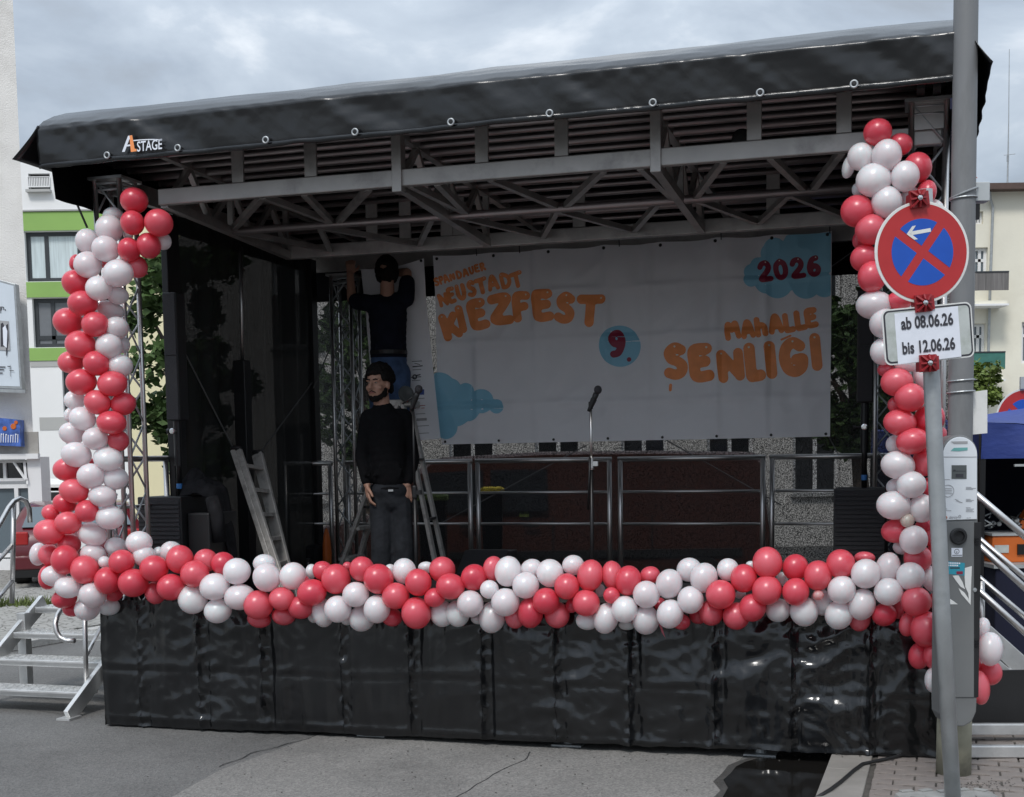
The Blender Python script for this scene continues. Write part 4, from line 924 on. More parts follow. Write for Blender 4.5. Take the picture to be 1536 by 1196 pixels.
rail('wide guard rail section under the right half of the big banner', sx(927), sx(1148))
rail('guard rail section behind the right subwoofer', sx(1154), sx(1360))
rail('guard rail in the dark rear left corner of the stage', sx(428), sx(500), group=None)
rail('side guard rail beside the left column speaker', .05, .74, -.01, 1.72, axis='t', group=None)

# ------------------------------------------------------------------ banners
def ban_d(s_, z): 
    d = .035*nz(s_*1.6, z*1.2, 3) + .030*nz(s_*3.4 + z, z*2.2, 6) + .010*(1-abs(nz(s_*5 - z*3, z*4 + s_, 2))*2.5) + .020*max(0, z-2.9)*math.sin(s_*14.7)
    for a in (1.55, 2.05, 2.62, 2.95, 3.48, 3.85): d += .024*max(0, 1-abs(s_-a)/.045)*(.4+.6*abs(nz(a*9, z*1.5)*2))
    for a in (2.12, 2.62, 3.0): d += .020*max(0, 1-abs(z-a-.012*nz(s_*2, a))/.035)*(.4+.6*abs(nz(a*7, s_*1.5)*2))
    return d
BT = 2.90
def bpt(x, y, lift=.004):
    q = on_t(x, y, BT); return Vector((q.x, BT - ban_d(q.x, q.z) - lift, q.z))
ban = thing('festival_banner', 'big white festival banner with orange bubble lettering and blue clouds hanging at the back', 'banner', S((2.8, BT, 1.8)))
TL, TRt, BL, BR = (650, 384), (1248, 347), (662, 667), (1245, 655)
def bsheet(u, v):
    x = (BL[0]*(1-u) + BR[0]*u)*(1-v) + (TL[0]*(1-u) + TRt[0]*u)*v; y = (BL[1]*(1-u) + BR[1]*u)*(1-v) + (TL[1]*(1-u) + TRt[1]*u)*v
    y += 2.2*abs(math.sin(u*PI*7))*v*v
    return bpt(x, y, 0)
SM().grid(bsheet, 150, 80).build('sheet', 'banner', ban, smooth=True, recalc=False)
m_ = SM()
for i in range(8):
    u = (i+.06)/7.15; x = TL[0]*(1-u) + TRt[0]*u; y = TL[1]*(1-u) + TRt[1]*u; a = bpt(x+1, y+5, .004); m_.lathe(a, (0, -1, 0), [(0, .013), (.005, .008)], 10)
    x = BL[0]*(1-u) + BR[0]*u; y = BL[1]*(1-u) + BR[1]*u; a = bpt(x+1, y-4, .004); m_.lathe(a, (0, -1, 0), [(0, .011), (.005, .008)], 10)
m_.build('eyelets', 'black', ban)
for px_ in (780, 930, 1083, 1245, 715):
    u = (px_-650)/598; y = 384 - 37*u; A = bpt(px_, y+4); SM().path([A, A + Vector((0, -.01, .05)), (A.x, BT-.02, A.z+.16)], .004, 6).build('cable_tie', 'blackmetal', ban)
# bubble letters: the outline of thick round strokes
ST = {
 'S': [[(.74,.80),(.50,.89),(.26,.76),(.32,.58),(.56,.48),(.74,.34),(.66,.16),(.42,.11),(.18,.18)]],
 'P': [[(.24,.12),(.26,.86)], [(.26,.86),(.58,.86),(.74,.70),(.60,.50),(.28,.46)]],
 'A': [[(.14,.12),(.34,.70),(.48,.88),(.62,.70),(.78,.12)], [(.28,.36),(.66,.36)]],
 'n': [[(.16,.12),(.18,.74)], [(.18,.66),(.36,.74),(.60,.20),(.72,.30),(.74,.76)]],
 'N': [[(.16,.12),(.17,.85)], [(.18,.84),(.72,.18)], [(.74,.14),(.75,.86)]],
 'D': [[(.22,.13),(.24,.86),(.52,.85),(.76,.66),(.76,.36),(.54,.14),(.22,.13)]],
 'U': [[(.18,.86),(.19,.36),(.34,.14),(.58,.13),(.74,.34),(.75,.86)]],
 'E': [[(.74,.86),(.24,.84),(.20,.50),(.24,.14),(.74,.13)], [(.22,.50),(.64,.52)]],
 'R': [[(.22,.12),(.24,.86)], [(.24,.86),(.58,.86),(.72,.70),(.58,.52),(.28,.48)], [(.44,.48),(.76,.12)]],
 'T': [[(.08,.82),(.46,.84),(.86,.87)], [(.47,.82),(.46,.12)]],
 'K': [[(.20,.12),(.22,.88)], [(.76,.84),(.28,.46)], [(.40,.54),(.78,.13)]],
 'I': [[(.30,.12),(.32,.88)]],
 'Z': [[(.14,.82),(.74,.86),(.60,.62),(.20,.18),(.82,.13)]],
 'F': [[(.22,.12),(.24,.84),(.76,.88)], [(.24,.48),(.62,.52)]],
 'M': [[(.12,.12),(.18,.76),(.30,.78),(.44,.50),(.60,.80),(.72,.76),(.80,.14)]],
 'h': [[(.20,.12),(.22,.88)], [(.22,.44),(.46,.58),(.70,.46),(.72,.12)]],
 'L': [[(.24,.88),(.22,.20),(.40,.13),(.78,.14)]],
 'G': [[(.74,.78),(.50,.89),(.24,.76),(.14,.48),(.24,.20),(.50,.10),(.74,.20),(.80,.40)], [(.80,.42),(.58,.42)]],
 '2': [[(.18,.72),(.30,.86),(.56,.88),(.70,.70),(.60,.50),(.20,.15),(.78,.14)]],
 '0': [[(.46,.88),(.22,.72),(.18,.46),(.28,.20),(.48,.12),(.70,.24),(.76,.50),(.68,.76),(.46,.88)]],
 '6': [[(.66,.86),(.40,.80),(.22,.54),(.22,.28),(.42,.12),(.66,.18),(.74,.36),(.58,.50),(.36,.46),(.24,.34)]],
 '9': [[(.30,.12),(.54,.18),(.72,.44),(.74,.70),(.54,.88),(.30,.82),(.22,.64),(.36,.50),(.58,.52),(.72,.62)]],
 '.': [[(.30,.16),(.31,.17)]], ',': [[(.4,.2),(.5,.8)]], '~': [[(.1,.35),(.9,.65)]],
 'o': [[(.5,.5),(.501,.501)]],
}
def sstroke(pl):                                                # smooth a stroke (Catmull-Rom)
    if len(pl) < 3: return pl
    o = []; n = len(pl)
    for i in range(n-1):
        p0, p1, p2, p3 = pl[max(0, i-1)], pl[i], pl[i+1], pl[min(n-1, i+2)]
        for k in range(5):
            t = k/5; o.append(tuple(.5*((2*p1[j]) + (-p0[j]+p2[j])*t + (2*p0[j]-5*p1[j]+4*p2[j]-p3[j])*t*t + (-p0[j]+3*p1[j]-3*p2[j]+p3[j])*t**3) for j in (0, 1)))
    o.append(pl[-1]); return o
def blob(strokes, rad, res=26, scale=(1, 1)):
    """outline of the strokes grown by rad, as small polygons (marching squares)"""
    segs = []
    for st_ in strokes:
        q = [(x*scale[0], y*scale[1]) for x, y in sstroke(st_)]; segs += list(zip(q, q[1:])) if len(q) > 1 else [(q[0], q[0])]
    def D(x, y):
        m = 9.
        for (a, b_) in segs:
            dx, dy = b_[0]-a[0], b_[1]-a[1]; l2 = dx*dx + dy*dy
            t = 0 if l2 == 0 else max(0, min(1, ((x-a[0])*dx + (y-a[1])*dy)/l2)); m = min(m, math.hypot(x-a[0]-t*dx, y-a[1]-t*dy))
        return m - rad
    x0, x1, y0, y1 = -.12*scale[0], 1.12*scale[0], -.12*scale[1], 1.12*scale[1]; n = res; hx, hy = (x1-x0)/n, (y1-y0)/n
    g = [[D(x0+i*hx, y0+j*hy) for i in range(n+1)] for j in range(n+1)]; vs = []; fs = []; ix = {}
    def vert(k, p):
        if k not in ix: ix[k] = len(vs); vs.append(p)
        return ix[k]
    for j in range(n):
        for i in range(n):
            cs = [(i, j), (i+1, j), (i+1, j+1), (i, j+1)]; f = []
            for a, b_ in zip(cs, cs[1:] + cs[:1]):
                da, db = g[a[1]][a[0]], g[b_[1]][b_[0]]
                if da <= 0: f.append(vert(a, (x0+a[0]*hx, y0+a[1]*hy)))
                if (da <= 0) != (db <= 0):
                    t = da/(da-db); k = (min(a, b_), max(a, b_)); f.append(vert(k, (x0+(a[0]+(b_[0]-a[0])*t)*hx, y0+(a[1]+(b_[1]-a[1])*t)*hy)))
            if len(f) > 2: fs.append(f)
    return vs, fs
GC = {}
def word(name, material, letters, rot, lift=.004, rad=.148, shine=None, weight=1.):
    """letters: (glyph, centre x, centre y, width, height) in the photograph's pixels, laid on the banner sheet"""
    mb = SM(); sh = SM(); ca, sa = math.cos(rot), math.sin(rot)
    for (g, cx_, cy_, w_, h_) in letters:
        asp = w_/h_; key = (g, round(asp, 1), rad)
        if key not in GC: GC[key] = blob(ST[g], rad, 22, (max(.35, asp)*1.02, 1))
        vs, fs = GC[key]; kx = max(.35, asp)*1.02
        def mp_(x, y, L_): 
            a, b_ = (x-.47*kx)*h_*1.02, (y-.5)*h_*1.02; return bpt(cx_ + a*ca + b_*sa, cy_ + a*sa*1 - b_*ca, L_)
        mb.add([mp_(x, y, lift) for x, y in vs], fs)
        if shine:
            c = max(ST[g][0], key=lambda q: q[1]); 
            for dx, dy, r in ((.0, .035, .032),): sh.add([mp_(c[0]*kx + dx + r*math.cos(q), c[1] + dy + r*math.sin(q), lift+.0015) for q in [i*PI/4 for i in range(8)]], [tuple(range(8))])
    mb.build(name, material, ban, recalc=False)
    if shine and h_ > 20: tag(sh.build('highlight', 'shine', ban, recalc=False), kind='stuff')
zx = lambda x, y, w_, h_: (620 + x/2.327, 340 + y/2.327, w_/2.327, h_/2.327)
def wl_(rows): return [(g, *zx(*r)) for g, *r in rows]
R8 = math.radians(-9)
word('lettering', 'orange', wl_([('S',82,193,20,30),('P',100,188,20,30),('A',117,183,22,30),('n',138,176,22,28),('D',160,169,22,30),('A',182,161,22,30),('U',203,153,20,30),('E',222,146,18,30),('R',241,140,20,30)]), math.radians(-18), rad=.125)
word('lettering', 'orange', wl_([('N',104,255,38,48),('E',133,240,30,58),('U',168,229,34,58),('S',204,217,32,58),('T',238,207,36,60),('A',278,196,44,56),('D',322,190,42,56),('T',362,186,40,58)]), math.radians(-14), rad=.125, shine=True)
word('lettering', 'orange', wl_([('K',128,347,68,92)]), math.radians(-18), shine=True)
word('lettering', 'orange', wl_([('I',172,322,36,92),('E',225,306,64,104)]), math.radians(-14), shine=True)
word('lettering', 'orange', wl_([('Z',304,288,84,106),('F',378,281,66,98),('E',453,275,76,106)]), math.radians(-5), shine=True)
word('lettering', 'orange', wl_([('S',530,284,68,102),('T',620,293,84,110)]), math.radians(4), shine=True)
word('lettering', 'orange', wl_([('M',1115,362,54,64),('A',1168,358,48,62),('h',1214,350,46,66),('A',1264,339,50,66),('L',1310,336,40,66),('L',1350,328,40,68),('E',1388,318,46,68)]), math.radians(-9), rad=.152)
word('lettering', 'orange', wl_([('S',915,470,86,118),('E',1006,475,86,126),('N',1110,484,96,110),('L',1190,474,54,128),('I',1254,465,40,122),('G',1326,455,92,126),('I',1412,437,40,122)]), math.radians(-6), rad=.152, shine=True)
word('lettering', 'orange', wl_([(',',898,562,14,26)]), 0, rad=.2); word('lettering', 'orange', wl_([('~',1299,388,40,22)]), math.radians(-12), rad=.16)
# pale blue clouds and disc under the maroon numerals
def discs(name, lst, base=None, lift=.002):
    """one sheet whose outline is the union of discs, cut square by square so that it follows the banner"""
    mb = SM(); x0 = min(c[0]-c[2] for c in lst); x1 = max(c[0]+c[2] for c in lst); y0 = min(c[1]-c[2] for c in lst); y1 = max(c[1]+c[2] for c in lst)
    n = 54; hx, hy = (x1-x0)/n, (y1-y0)/n
    def D(x, y):
        d = min(math.hypot(x-a, y-b_)-r for a, b_, r in lst)
        if base: d = max(d, *[nx*(x-px_)+ny*(y-py_) for px_, py_, nx, ny in base])
        return d
    g = {(i, j): D(x0+i*hx, y0+j*hy) for i in range(n+1) for j in range(n+1)}
    for i in range(n):
        for j in range(n):
            cs = [(i, j), (i+1, j), (i+1, j+1), (i, j+1)]; f = []
            for a, b_ in zip(cs, cs[1:]+cs[:1]):
                da, db = g[a], g[b_]
                if da <= 0: f.append((x0+a[0]*hx, y0+a[1]*hy))
                if (da <= 0) != (db <= 0): t = da/(da-db); f.append((x0+(a[0]+(b_[0]-a[0])*t)*hx, y0+(a[1]+(b_[1]-a[1])*t)*hy))
            if len(f) > 2: mb.add([bpt(x, y, lift) for x, y in f], [tuple(range(len(f)))])
    mb.build(name, 'cyan', ban, recalc=False)
discs('cloud', [zx(*q)[:2] + (q[2]/2.327,) for q in ((1185,160,30,0),(1205,135,28,0),(1250,95,38,0),(1262,80,40,0),(1300,140,75,0),(1235,190,45,0),(1270,195,55,0),(1370,120,90,0),(1370,200,52,0),(1435,205,42,0),(1430,90,75,0),(1350,70,60,0),(1180,185,26,0))], [(1246.4, 400, 1, .008), (900, 370.3, -.062, -1)])
discs('cloud', [zx(*q)[:2] + (q[2]/2.327,) for q in ((95,560,50,0),(130,565,35,0),(182,578,32,0),(240,610,42,0),(292,628,25,0),(100,640,60,0),(150,640,58,0),(195,640,40,0),(115,700,42,0),(120,675,40,0))], [(653, 560, -1, .043)])
discs('disc', [zx(722, 418, 0, 0)[:2] + (30.8,)])
word('numeral', 'maroon', wl_([('9',712,410,62,94)]), 0, rad=.125); word('full_stop', 'maroon', wl_([('.',757,449,24,44)]), 0, rad=.17)
word('numeral', 'maroon', wl_([('2',1228,157,54,74),('0',1282,150,54,74),('2',1341,145,56,74),('6',1397,138,54,74)]), math.radians(-7), rad=.125, shine=True)

# narrow sponsor banner being hung up
sb = thing('sponsor_banner', 'narrow white sponsor banner being hung beside the big banner', 'banner', S((1.0, 2.84, 1.8)))
def sp(x, y, lift=.003):
    q = on_t(x, y, 2.80); return Vector((q.x, 2.80 - .016*nz(q.x*5, q.z*1.5, 4) - .03*math.sin(min(1, max(0, (q.x-.6)/.75))*PI) - lift, q.z))
L_ = [(541, 404), (549, 470), (556, 560), (563, 668)]; R_e = [(637, 388), (640, 450), (652, 560), (661, 658)]
def sheet(u, v):
    k = min(2, int(v*3)); f = v*3-k
    a = [L_[k][i]*(1-f) + L_[k+1][i]*f for i in (0, 1)]; b_ = [R_e[k][i]*(1-f) + R_e[k+1][i]*f for i in (0, 1)]
    x = a[0]*(1-u) + b_[0]*u; y = a[1]*(1-u) + b_[1]*u + 6*math.sin(u*PI)*(1-v); return sp(x, y, 0)
SM().grid(sheet, 30, 60).build('sheet', 'banner', sb, smooth=True, recalc=False)
def strip(mb, x0, x1, y, h_, sl=-.06): mb.add([sp(x0, y), sp(x1, y+sl*(x1-x0)), sp(x1, y+sl*(x1-x0)+h_), sp(x0, y+h_)], [(0, 1, 2, 3)])
m_ = SM(); strip(m_, 620, 635, 542.5, .9); strip(m_, 624, 632, 545, .9, .25); strip(m_, 621, 636, 550, 1.6, -.1); strip(m_, 619, 634, 566, 1.2); m_.ring(sp(624.5, 566, .004), (0, -1, 0), .016, .005); strip(m_, 627, 633, 563, 1.8, -.25); m_.build('sponsor_mark', 'inkdark', sb, recalc=False)
m_ = SM(); strip(m_, 628.5, 638.5, 585, 8); m_.build('sponsor_mark', 'inkblue', sb, recalc=False)
m_ = SM(); m_.ring(sp(622, 609, .004), (0, -1, 0), .014, .004); strip(m_, 624, 640, 609, 1); strip(m_, 620, 639, 613, 1); m_.build('sponsor_mark', 'inkred', sb, recalc=False)
m_ = SM(); strip(m_, 627, 642, 628, 4)
for y, x0, x1 in ((555, 621, 634), (571, 620, 633), (598, 626, 639), (621, 626, 640), (639, 629, 645), (650, 630, 645)): strip(m_, x0, x1, y, 1.1)
m_.build('sponsor_mark', 'inkgrey', sb, recalc=False)
for (x, y) in ((539.5, 408), (633, 392)): SM().lathe(sp(x, y, .004), (0, -1, 0), [(0, .012), (.005, .008)], 10).build('eyelet', 'black', sb)

# ------------------------------------------------------------------ stage equipment
def sub_top(label, s0, t0, w, h, d, cx_, grp, tape, clamp):
    """subwoofer, pole and slim column loudspeaker standing on it: three things"""
    z0 = DECK + .002
    su = thing('subwoofer', label[0], 'subwoofer', S((s0+w/2, t0+d/2, z0)), 'subwoofers')
    SM().bb((s0, t0+.012, z0), (s0+w, t0+d, z0+h)).build('cabinet', 'black', su, bevel=.008)
    g = SM(); n = 26; zz_ = [z0+.02 + (h-.04)*i/n for i in range(n+1)]
    for i in range(n): g.bb((s0+.012, t0, zz_[i]), (s0+w-.012, t0+.011, zz_[i]+(h-.04)/n*.62))
    g.bb((s0+.008, t0+.006, z0+.012), (s0+w-.008, t0+.0115, z0+h-.012)); g.build('grille', 'grille', su)
    SM().bb((s0+w+.001, t0+d*.35, z0+h*.45), (s0+w+.012, t0+d*.6, z0+h*.6)).build('handle', 'blackmetal', su)
    zt = z0+h+.001; zb = label[3]; ct = t0 + d*.42
    po = thing('speaker_pole', label[1], 'speaker pole', S((cx_, ct, zt)), 'speaker poles')
    SM().tube((cx_, ct, zt), (cx_, ct, zb-.001), .018, 12).build('tube', 'blackmetal', po, smooth=True)
    SM().tube((cx_, ct, zt+.05), (cx_, ct, zt+.085), .020, 12).build('tape', 'tape', po)
    SM().tube((cx_, ct, (zt+zb)/2-.05), (cx_, ct, zb-.0015), .026, 12).build('sleeve', 'blackmetal', po)
    k = SM(); k.lathe((cx_, ct-.026, clamp), (0, -1, 0), [(0, .012), (.03, .012), (.032, .02), (.045, .02), (.047, .012)], 12); k.build('clamp_knob', 'chrome', po)
    k = SM(); k.lathe((cx_-.026, ct, clamp), (-1, 0, 0), [(0, .01), (.03, .01), (.032, .02), (.05, .02)], 10); k.build('clamp_lever', 'blackmetal', po)
    c = thing('column_speaker', label[2], 'loudspeaker', S((cx_, ct, zb)), 'column loudspeakers'); ch = label[4]; cw = .105
    SM().bb((cx_-cw/2, ct-.045, zb), (cx_+cw/2, ct+.075, zb+ch)).build('cabinet', 'black', c, bevel=.010)
    g = SM(); 
    for a, b_ in ((zb+.008, zb+ch*.505), (zb+ch*.512, zb+ch-.008)): g.bb((cx_-cw/2+.006, ct-.053, a), (cx_+cw/2-.006, ct-.046, b_))
    g.build('grille', 'grille', c, bevel=.003)
sub_top(('black subwoofer with ribbed grille at the left front, behind the left balloon column', 'black speaker pole with blue tape standing on the left subwoofer', 'tall slim black column loudspeaker beside the left truss pillar', 1.975, .862),
        -.115, .50, .335, .81, .42, .115, None, .1, 1.905)
sub_top(('black subwoofer with ribbed grille at the right front, in front of the rail', 'black speaker pole with blue tape standing on the right subwoofer', 'slim black column loudspeaker right of the big banner', 2.02, .74),
        4.435, 1.60, .335, .805, .40, 4.625, None, .1, 1.86)
# monitor wedge
wd = thing('monitor_wedge', 'low black monitor speaker wedge on the deck behind the front garland', 'loudspeaker', S((1.62, 2.45, DECK)))
q = lambda s_: [(s_, 2.22, DECK+.001), (s_, 2.25, DECK+.14), (s_, 2.48, DECK+.315), (s_, 2.66, DECK+.315), (s_, 2.66, DECK+.001)]
SM().prism(q(1.555), (.385, 0, 0)).build('cabinet', 'black', wd, bevel=.008)
SM().prism([(1.575, 2.242, DECK+.145), (1.575, 2.465, DECK+.316), (1.575, 2.462, DECK+.322), (1.575, 2.238, DECK+.151)], (.345, 0, 0)).build('grille', 'grille', wd)
for s_ in (1.545, 1.941): SM().bb((s_, 2.4, DECK+.1), (s_+.008, 2.55, DECK+.15)).build('handle', 'blackmetal', wd)
# jacket lying over a flight case behind the left subwoofer
fc = thing('flight_case', 'black flight case in the dark left front corner behind the subwoofer', 'case', S((.25, 1.2, DECK)))
SM().bb((.235, .56, DECK+.001), (.40, .95, DECK+.70)).build('box', 'black', fc, bevel=.01)
SM().bb((.232, .555, DECK+.30), (.404, .955, DECK+.33)).build('rim', 'blackmetal', fc)
def jk(u, v):
    a = u*2*PI; r = .04 + .96*v; s_ = .225 + .20*r*math.cos(a)*(1+.12*math.sin(3*a)); t_ = .80 + .15*r*math.sin(a)
    z = DECK + .83 + .15*math.exp(-((s_-.15)**2)/.006 - ((t_-.83)**2)/.02) + .05*math.exp(-((s_-.27)**2)/.004) + .022*nz(s_*16, t_*14, 2) + .022*abs(nz(s_*26, t_*9, 5)) - max(0, s_-.35)*5.5 - max(0, v-.85)*.35
    return (s_, t_, z)
jkt = thing('jacket', 'black hooded jacket thrown over the case beside the left subwoofer', 'jacket', S((.25, .8, DECK+.82)))
SM().grid(jk, 60, 26).build('cloth', 'cloth', jkt, smooth=True, solid=.012, recalc=False)
SM().path([(.38, .64, DECK+.80), (.425, .62, DECK+.68), (.435, .63, DECK+.50)], [.045, .05, .045], 10).build('sleeve', 'cloth', jkt, smooth=True)
# ladders
ld = thing('ladder', 'worn grey aluminium ladder leaning in the left half of the stage', 'ladder', S((.3, 1.6, DECK)))
def lray(pts, t0, t1): return [on_t(x, y, t0+(t1-t0)*(y-675)/(850-675)) for x, y in pts]
def stile(pa, pb, w_, d, ta, tb, nm='stile', ext=1.0):
    a = on_t(*pa, ta); b_ = on_t(*pb, tb); dd = b_-a; k = (DECK+.004-a.z)/dd.z; b2_ = a + dd*k
    return a, b2_
a0, b0 = stile((354, 675), (412, 850), 0, 0, 1.30, 1.06); a1, b1 = stile((386, 681), (428, 850), 0, 0, 1.56, 1.32)
rd = (a1-a0).normalized(); nd = (b0-a0).normalized().cross(rd)
for off, m2 in ((-.022, 1), (.024, 1)):
    SM().beam(a0 + Vector((off, 0, 0)), b0 + Vector((off, 0, 0)), .040, .03, up=rd).build('stile', 'wood', ld, bevel=.004)
SM().beam(a1, b1, .088, .03, up=rd).build('stile', 'wood', ld, bevel=.004)
for k in range(7):
    f = .10 + k*.155
    if f > .98: break
    p0_, p1_ = a0.lerp(b0, f), a1.lerp(b1, f); SM().beam(p0_ + rd*.016, p1_ - rd*.016, .075, .028, up=(0, 0, 1)).build('rung', 'wood', ld, bevel=.003)
for a in (a0, a1): SM().ell(a + Vector((0, 0, .012)), (.05, .022, .02), 10, 6).build('end_cap', 'black', ld)
sl = thing('stepladder', 'aluminium stepladder standing behind the man in black', 'ladder', S((1.0, 2.5, DECK)))
ap = on_t(598, 606, 2.5); zf = DECK+.003
def leg(pa, pb, t_, mtl='wood', nm='stile', w_=.055, d=.028):
    a, b_ = on_t(*pa, t_), on_t(*pb, t_); k = (zf-a.z)/(b_.z-a.z); c = a + (b_-a)*k; k2 = (ap.z-a.z)/(b_.z-a.z); e_ = a + (b_-a)*k2
    SM().beam(e_, c, d, w_, up=(0, 1, 0)).build(nm, mtl, sl, bevel=.003); SM().bb(c + Vector((-.025, -.03, 0)), c + Vector((.025, .03, .05))).build('foot', 'black', sl); return e_, c
la = leg((551, 738), (516, 838), 2.32); lb = leg((563, 760), (541, 830), 2.72); ra = leg((628, 722), (651, 835), 2.32); rb = leg((641, 726), (664, 832), 2.72)
for k in range(1, 6):
    f = k/6.0; p0_, p1_ = la[0].lerp(la[1], f), lb[0].lerp(lb[1], f); SM().beam(p0_, p1_, .085, .025).build('step', 'wood', sl)
for f in (.3, .62, .9): SM().beam(ra[0].lerp(ra[1], f), rb[0].lerp(rb[1], f), .03, .02).build('brace', 'black', sl)
SM().beam((la[0]+ra[0])/2 + Vector((0, -.02, .0)), (lb[0]+rb[0])/2 + Vector((0, .02, 0)), .17, .05).build('top_platform', 'wood', sl, bevel=.006)
m_ = SM(); m_.lathe(on_t(608, 592, 2.28), (.95, -.8, .25), [(0, .062), (.012, .066), (.03, .060), (.03, .045), (.022, .0001)], 24); m_.build('hinge_disc', 'screen', sl, smooth=False)
SM().beam(la[0].lerp(la[1], .55), ra[0].lerp(ra[1], .55), .006, .02).build('spreader', 'blackmetal', sl)
# microphone stands
def mic_stand(label, top, base_t, chrome, clutch, boom=None, grp='microphone stands'):
    q = on_t(*top, base_t); r = thing('microphone_stand', label, 'microphone stand', S((q.x, base_t, DECK)), grp); m1 = 'alu' if chrome else 'blackmetal'
    zc_ = on_t(*clutch, base_t).z
    SM().tube((q.x, base_t, DECK+.02), (q.x, base_t, zc_), .0125, 12).build('lower_tube', 'blackmetal', r, smooth=True)
    SM().tube((q.x, base_t, zc_-.02), (q.x, base_t, q.z-.09), .008, 12).build('upper_tube', m1, r, smooth=True)
    SM().lathe((q.x, base_t, DECK+.002), (0, 0, 1), [(0, .13), (.012, .13), (.022, .10), (.028, .03), (.05, .02)], 28).build('base', 'blackmetal', r)
    m_ = SM(); m_.lathe((q.x, base_t, zc_-.035), (0, 0, 1), [(0, .017), (.012, .019), (.075, .018), (.085, .012)], 14); m_.bb((q.x+.012, base_t-.012, zc_-.01), (q.x+.045, base_t+.012, zc_+.02)); m_.build('clutch', m1, r)
    if boom:
        A, B = on_t(*boom[0], base_t-.03), on_t(*boom[1], base_t-.03); SM().tube(A, B, .006, 8).build('boom', 'blackmetal', r, smooth=True)
    mic = thing('microphone', label.replace('stand', 'holder').split(' standing')[0] + ': its handheld microphone', 'microphone', S((q.x, base_t, q.z-.08)))
    d = Vector((.10, -.03, .20)).normalized(); b0_ = Vector((q.x-.012, base_t-.01, q.z-.115))
    SM().lathe(b0_, d, [(0, .011), (.02, .013), (.10, .018), (.125, .019)], 14).build('body', 'black', mic, smooth=True)
    SM().ell(b0_ + d*.150, (.026, .026, .028), 14, 9).build('grille_ball', 'grille', mic, smooth=True)
    m_ = SM(); m_.lathe(b0_ + d*.036, d, [(0, .017), (.05, .020)], 12); m_.bb((q.x-.012, base_t-.012, q.z-.10), (q.x+.012, base_t+.012, q.z-.055)); m_.build('clip', 'black', mic)
    return r, mic
r, mic = mic_stand('chrome microphone stand alone at centre stage before the big banner', (886, 590), .95, True, (884, 697), ((885, 684), (882, 765)))
mic['label'] = 'black microphone clipped on the chrome stand at centre stage'
r, mic = mic_stand('black microphone stand in front of the man in black', (619, 589), .80, False, (620, 740), ((604, 606), (622, 594)))
mic['label'] = 'black microphone on the black stand at the shoulder of the man in black'
# bottle and small things on the floor
bo = thing('bottle', 'clear water bottle standing on the deck near the leaning ladder', 'bottle', S((.62, 2.1, DECK)))
q = on_t(462, 838, 2.1); zb = DECK+.002
SM().lathe((q.x, 2.1, zb), (0, 0, 1), [(0, .034), (.01, .037), (.16, .037), (.20, .03), (.235, .014), (.25, .014)], 16).build('body', 'glassdark', bo, smooth=True)
SM().lathe((q.x, 2.1, zb+.251), (0, 0, 1), [(0, .016), (.02, .016)], 12).build('cap', 'black', bo); SM().lathe((q.x, 2.1, zb+.07), (0, 0, 1), [(0, .0376), (.06, .0376)], 16).build('bottle_label', 'inkgrey', bo)
q = on_t(490, 808, 2.7); ob = thing('bag', 'small orange bag on a black case in the rear left corner', 'bag', S((q.x, 2.7, DECK)))
m_ = SM(); m_.ell((q.x, 2.7, DECK+.24), (.035, .05, .24), 12, 9); m_.build('pouch', 'caseorange', ob, smooth=True)
SM().bb((q.x-.16, 2.6, DECK+.002), (q.x-.04, 2.82, DECK+.34)).build('side_bag', 'cloth', ob, bevel=.03)

# ------------------------------------------------------------------ people
def remeshed(mb, voxel, smooth=2):
    me = bpy.data.meshes.new('figure'); me.from_pydata([tuple(p) for p in mb.v], [], mb.f); me.update()
    import bmesh
    bm = bmesh.new(); bm.from_mesh(me); bmesh.ops.recalc_face_normals(bm, faces=bm.faces); bm.to_mesh(me); bm.free()
    ob = bpy.data.objects.new('figure', me); scene.collection.objects.link(ob)
    r = ob.modifiers.new('remesh', 'REMESH'); r.mode = 'VOXEL'; r.voxel_size = voxel
    sm = ob.modifiers.new('smooth', 'SMOOTH'); sm.iterations = smooth; sm.factor = .5
    dg = bpy.context.evaluated_depsgraph_get(); m2 = bpy.data.meshes.new_from_object(ob.evaluated_get(dg))
    o = MB(); o.v = [v.co.copy() for v in m2.vertices]; o.f = [list(p.vertices) for p in m2.polygons]
    bpy.data.objects.remove(ob); bpy.data.meshes.remove(me); bpy.data.meshes.remove(m2); return o
def chain(mb, pts, rs):
    for i in range(len(pts)-1): mb.caps(pts[i], pts[i+1], rs[i], rs[i+1])
def hand(mb, wrist, d, palm_n, side, curl=.35, sc=1.):
    """wrist point, direction of the fingers, palm normal, side (towards the thumb)"""
    w_, d, n_, s_ = Vector(wrist), Vector(d).normalized(), Vector(palm_n).normalized(), Vector(side).normalized()
    for k in (-1, -.33, .33, 1):
        mb.caps(w_ + s_*k*.014*sc, w_ + d*.085*sc + s_*k*.030*sc, .013*sc, .0115*sc, 8)
    mb.caps(w_ + d*.03*sc, w_ + d*.08*sc, .02*sc, .018*sc, 8)
    for k, ln in ((.034, .070), (.0115, .082), (-.0115, .076), (-.034, .058)):
        a = w_ + d*.085*sc + s_*k*sc; b_ = a + (d*math.cos(curl*.5) + n_*math.sin(curl*.5))*ln*.5*sc; c = b_ + (d*math.cos(curl*1.5) + n_*math.sin(curl*1.5))*ln*.5*sc
        chain(mb, [a, b_, c], [.0095*sc, .009*sc, .0075*sc])
    a = w_ + d*.025*sc + s_*.026*sc; b_ = a + (d*.55 + s_*.75 + n_*.2).normalized()*.045*sc; c = b_ + (d*.9 + s_*.2 + n_*.3).normalized()*.035*sc
    chain(mb, [a, b_, c], [.014*sc, .011*sc, .009*sc])
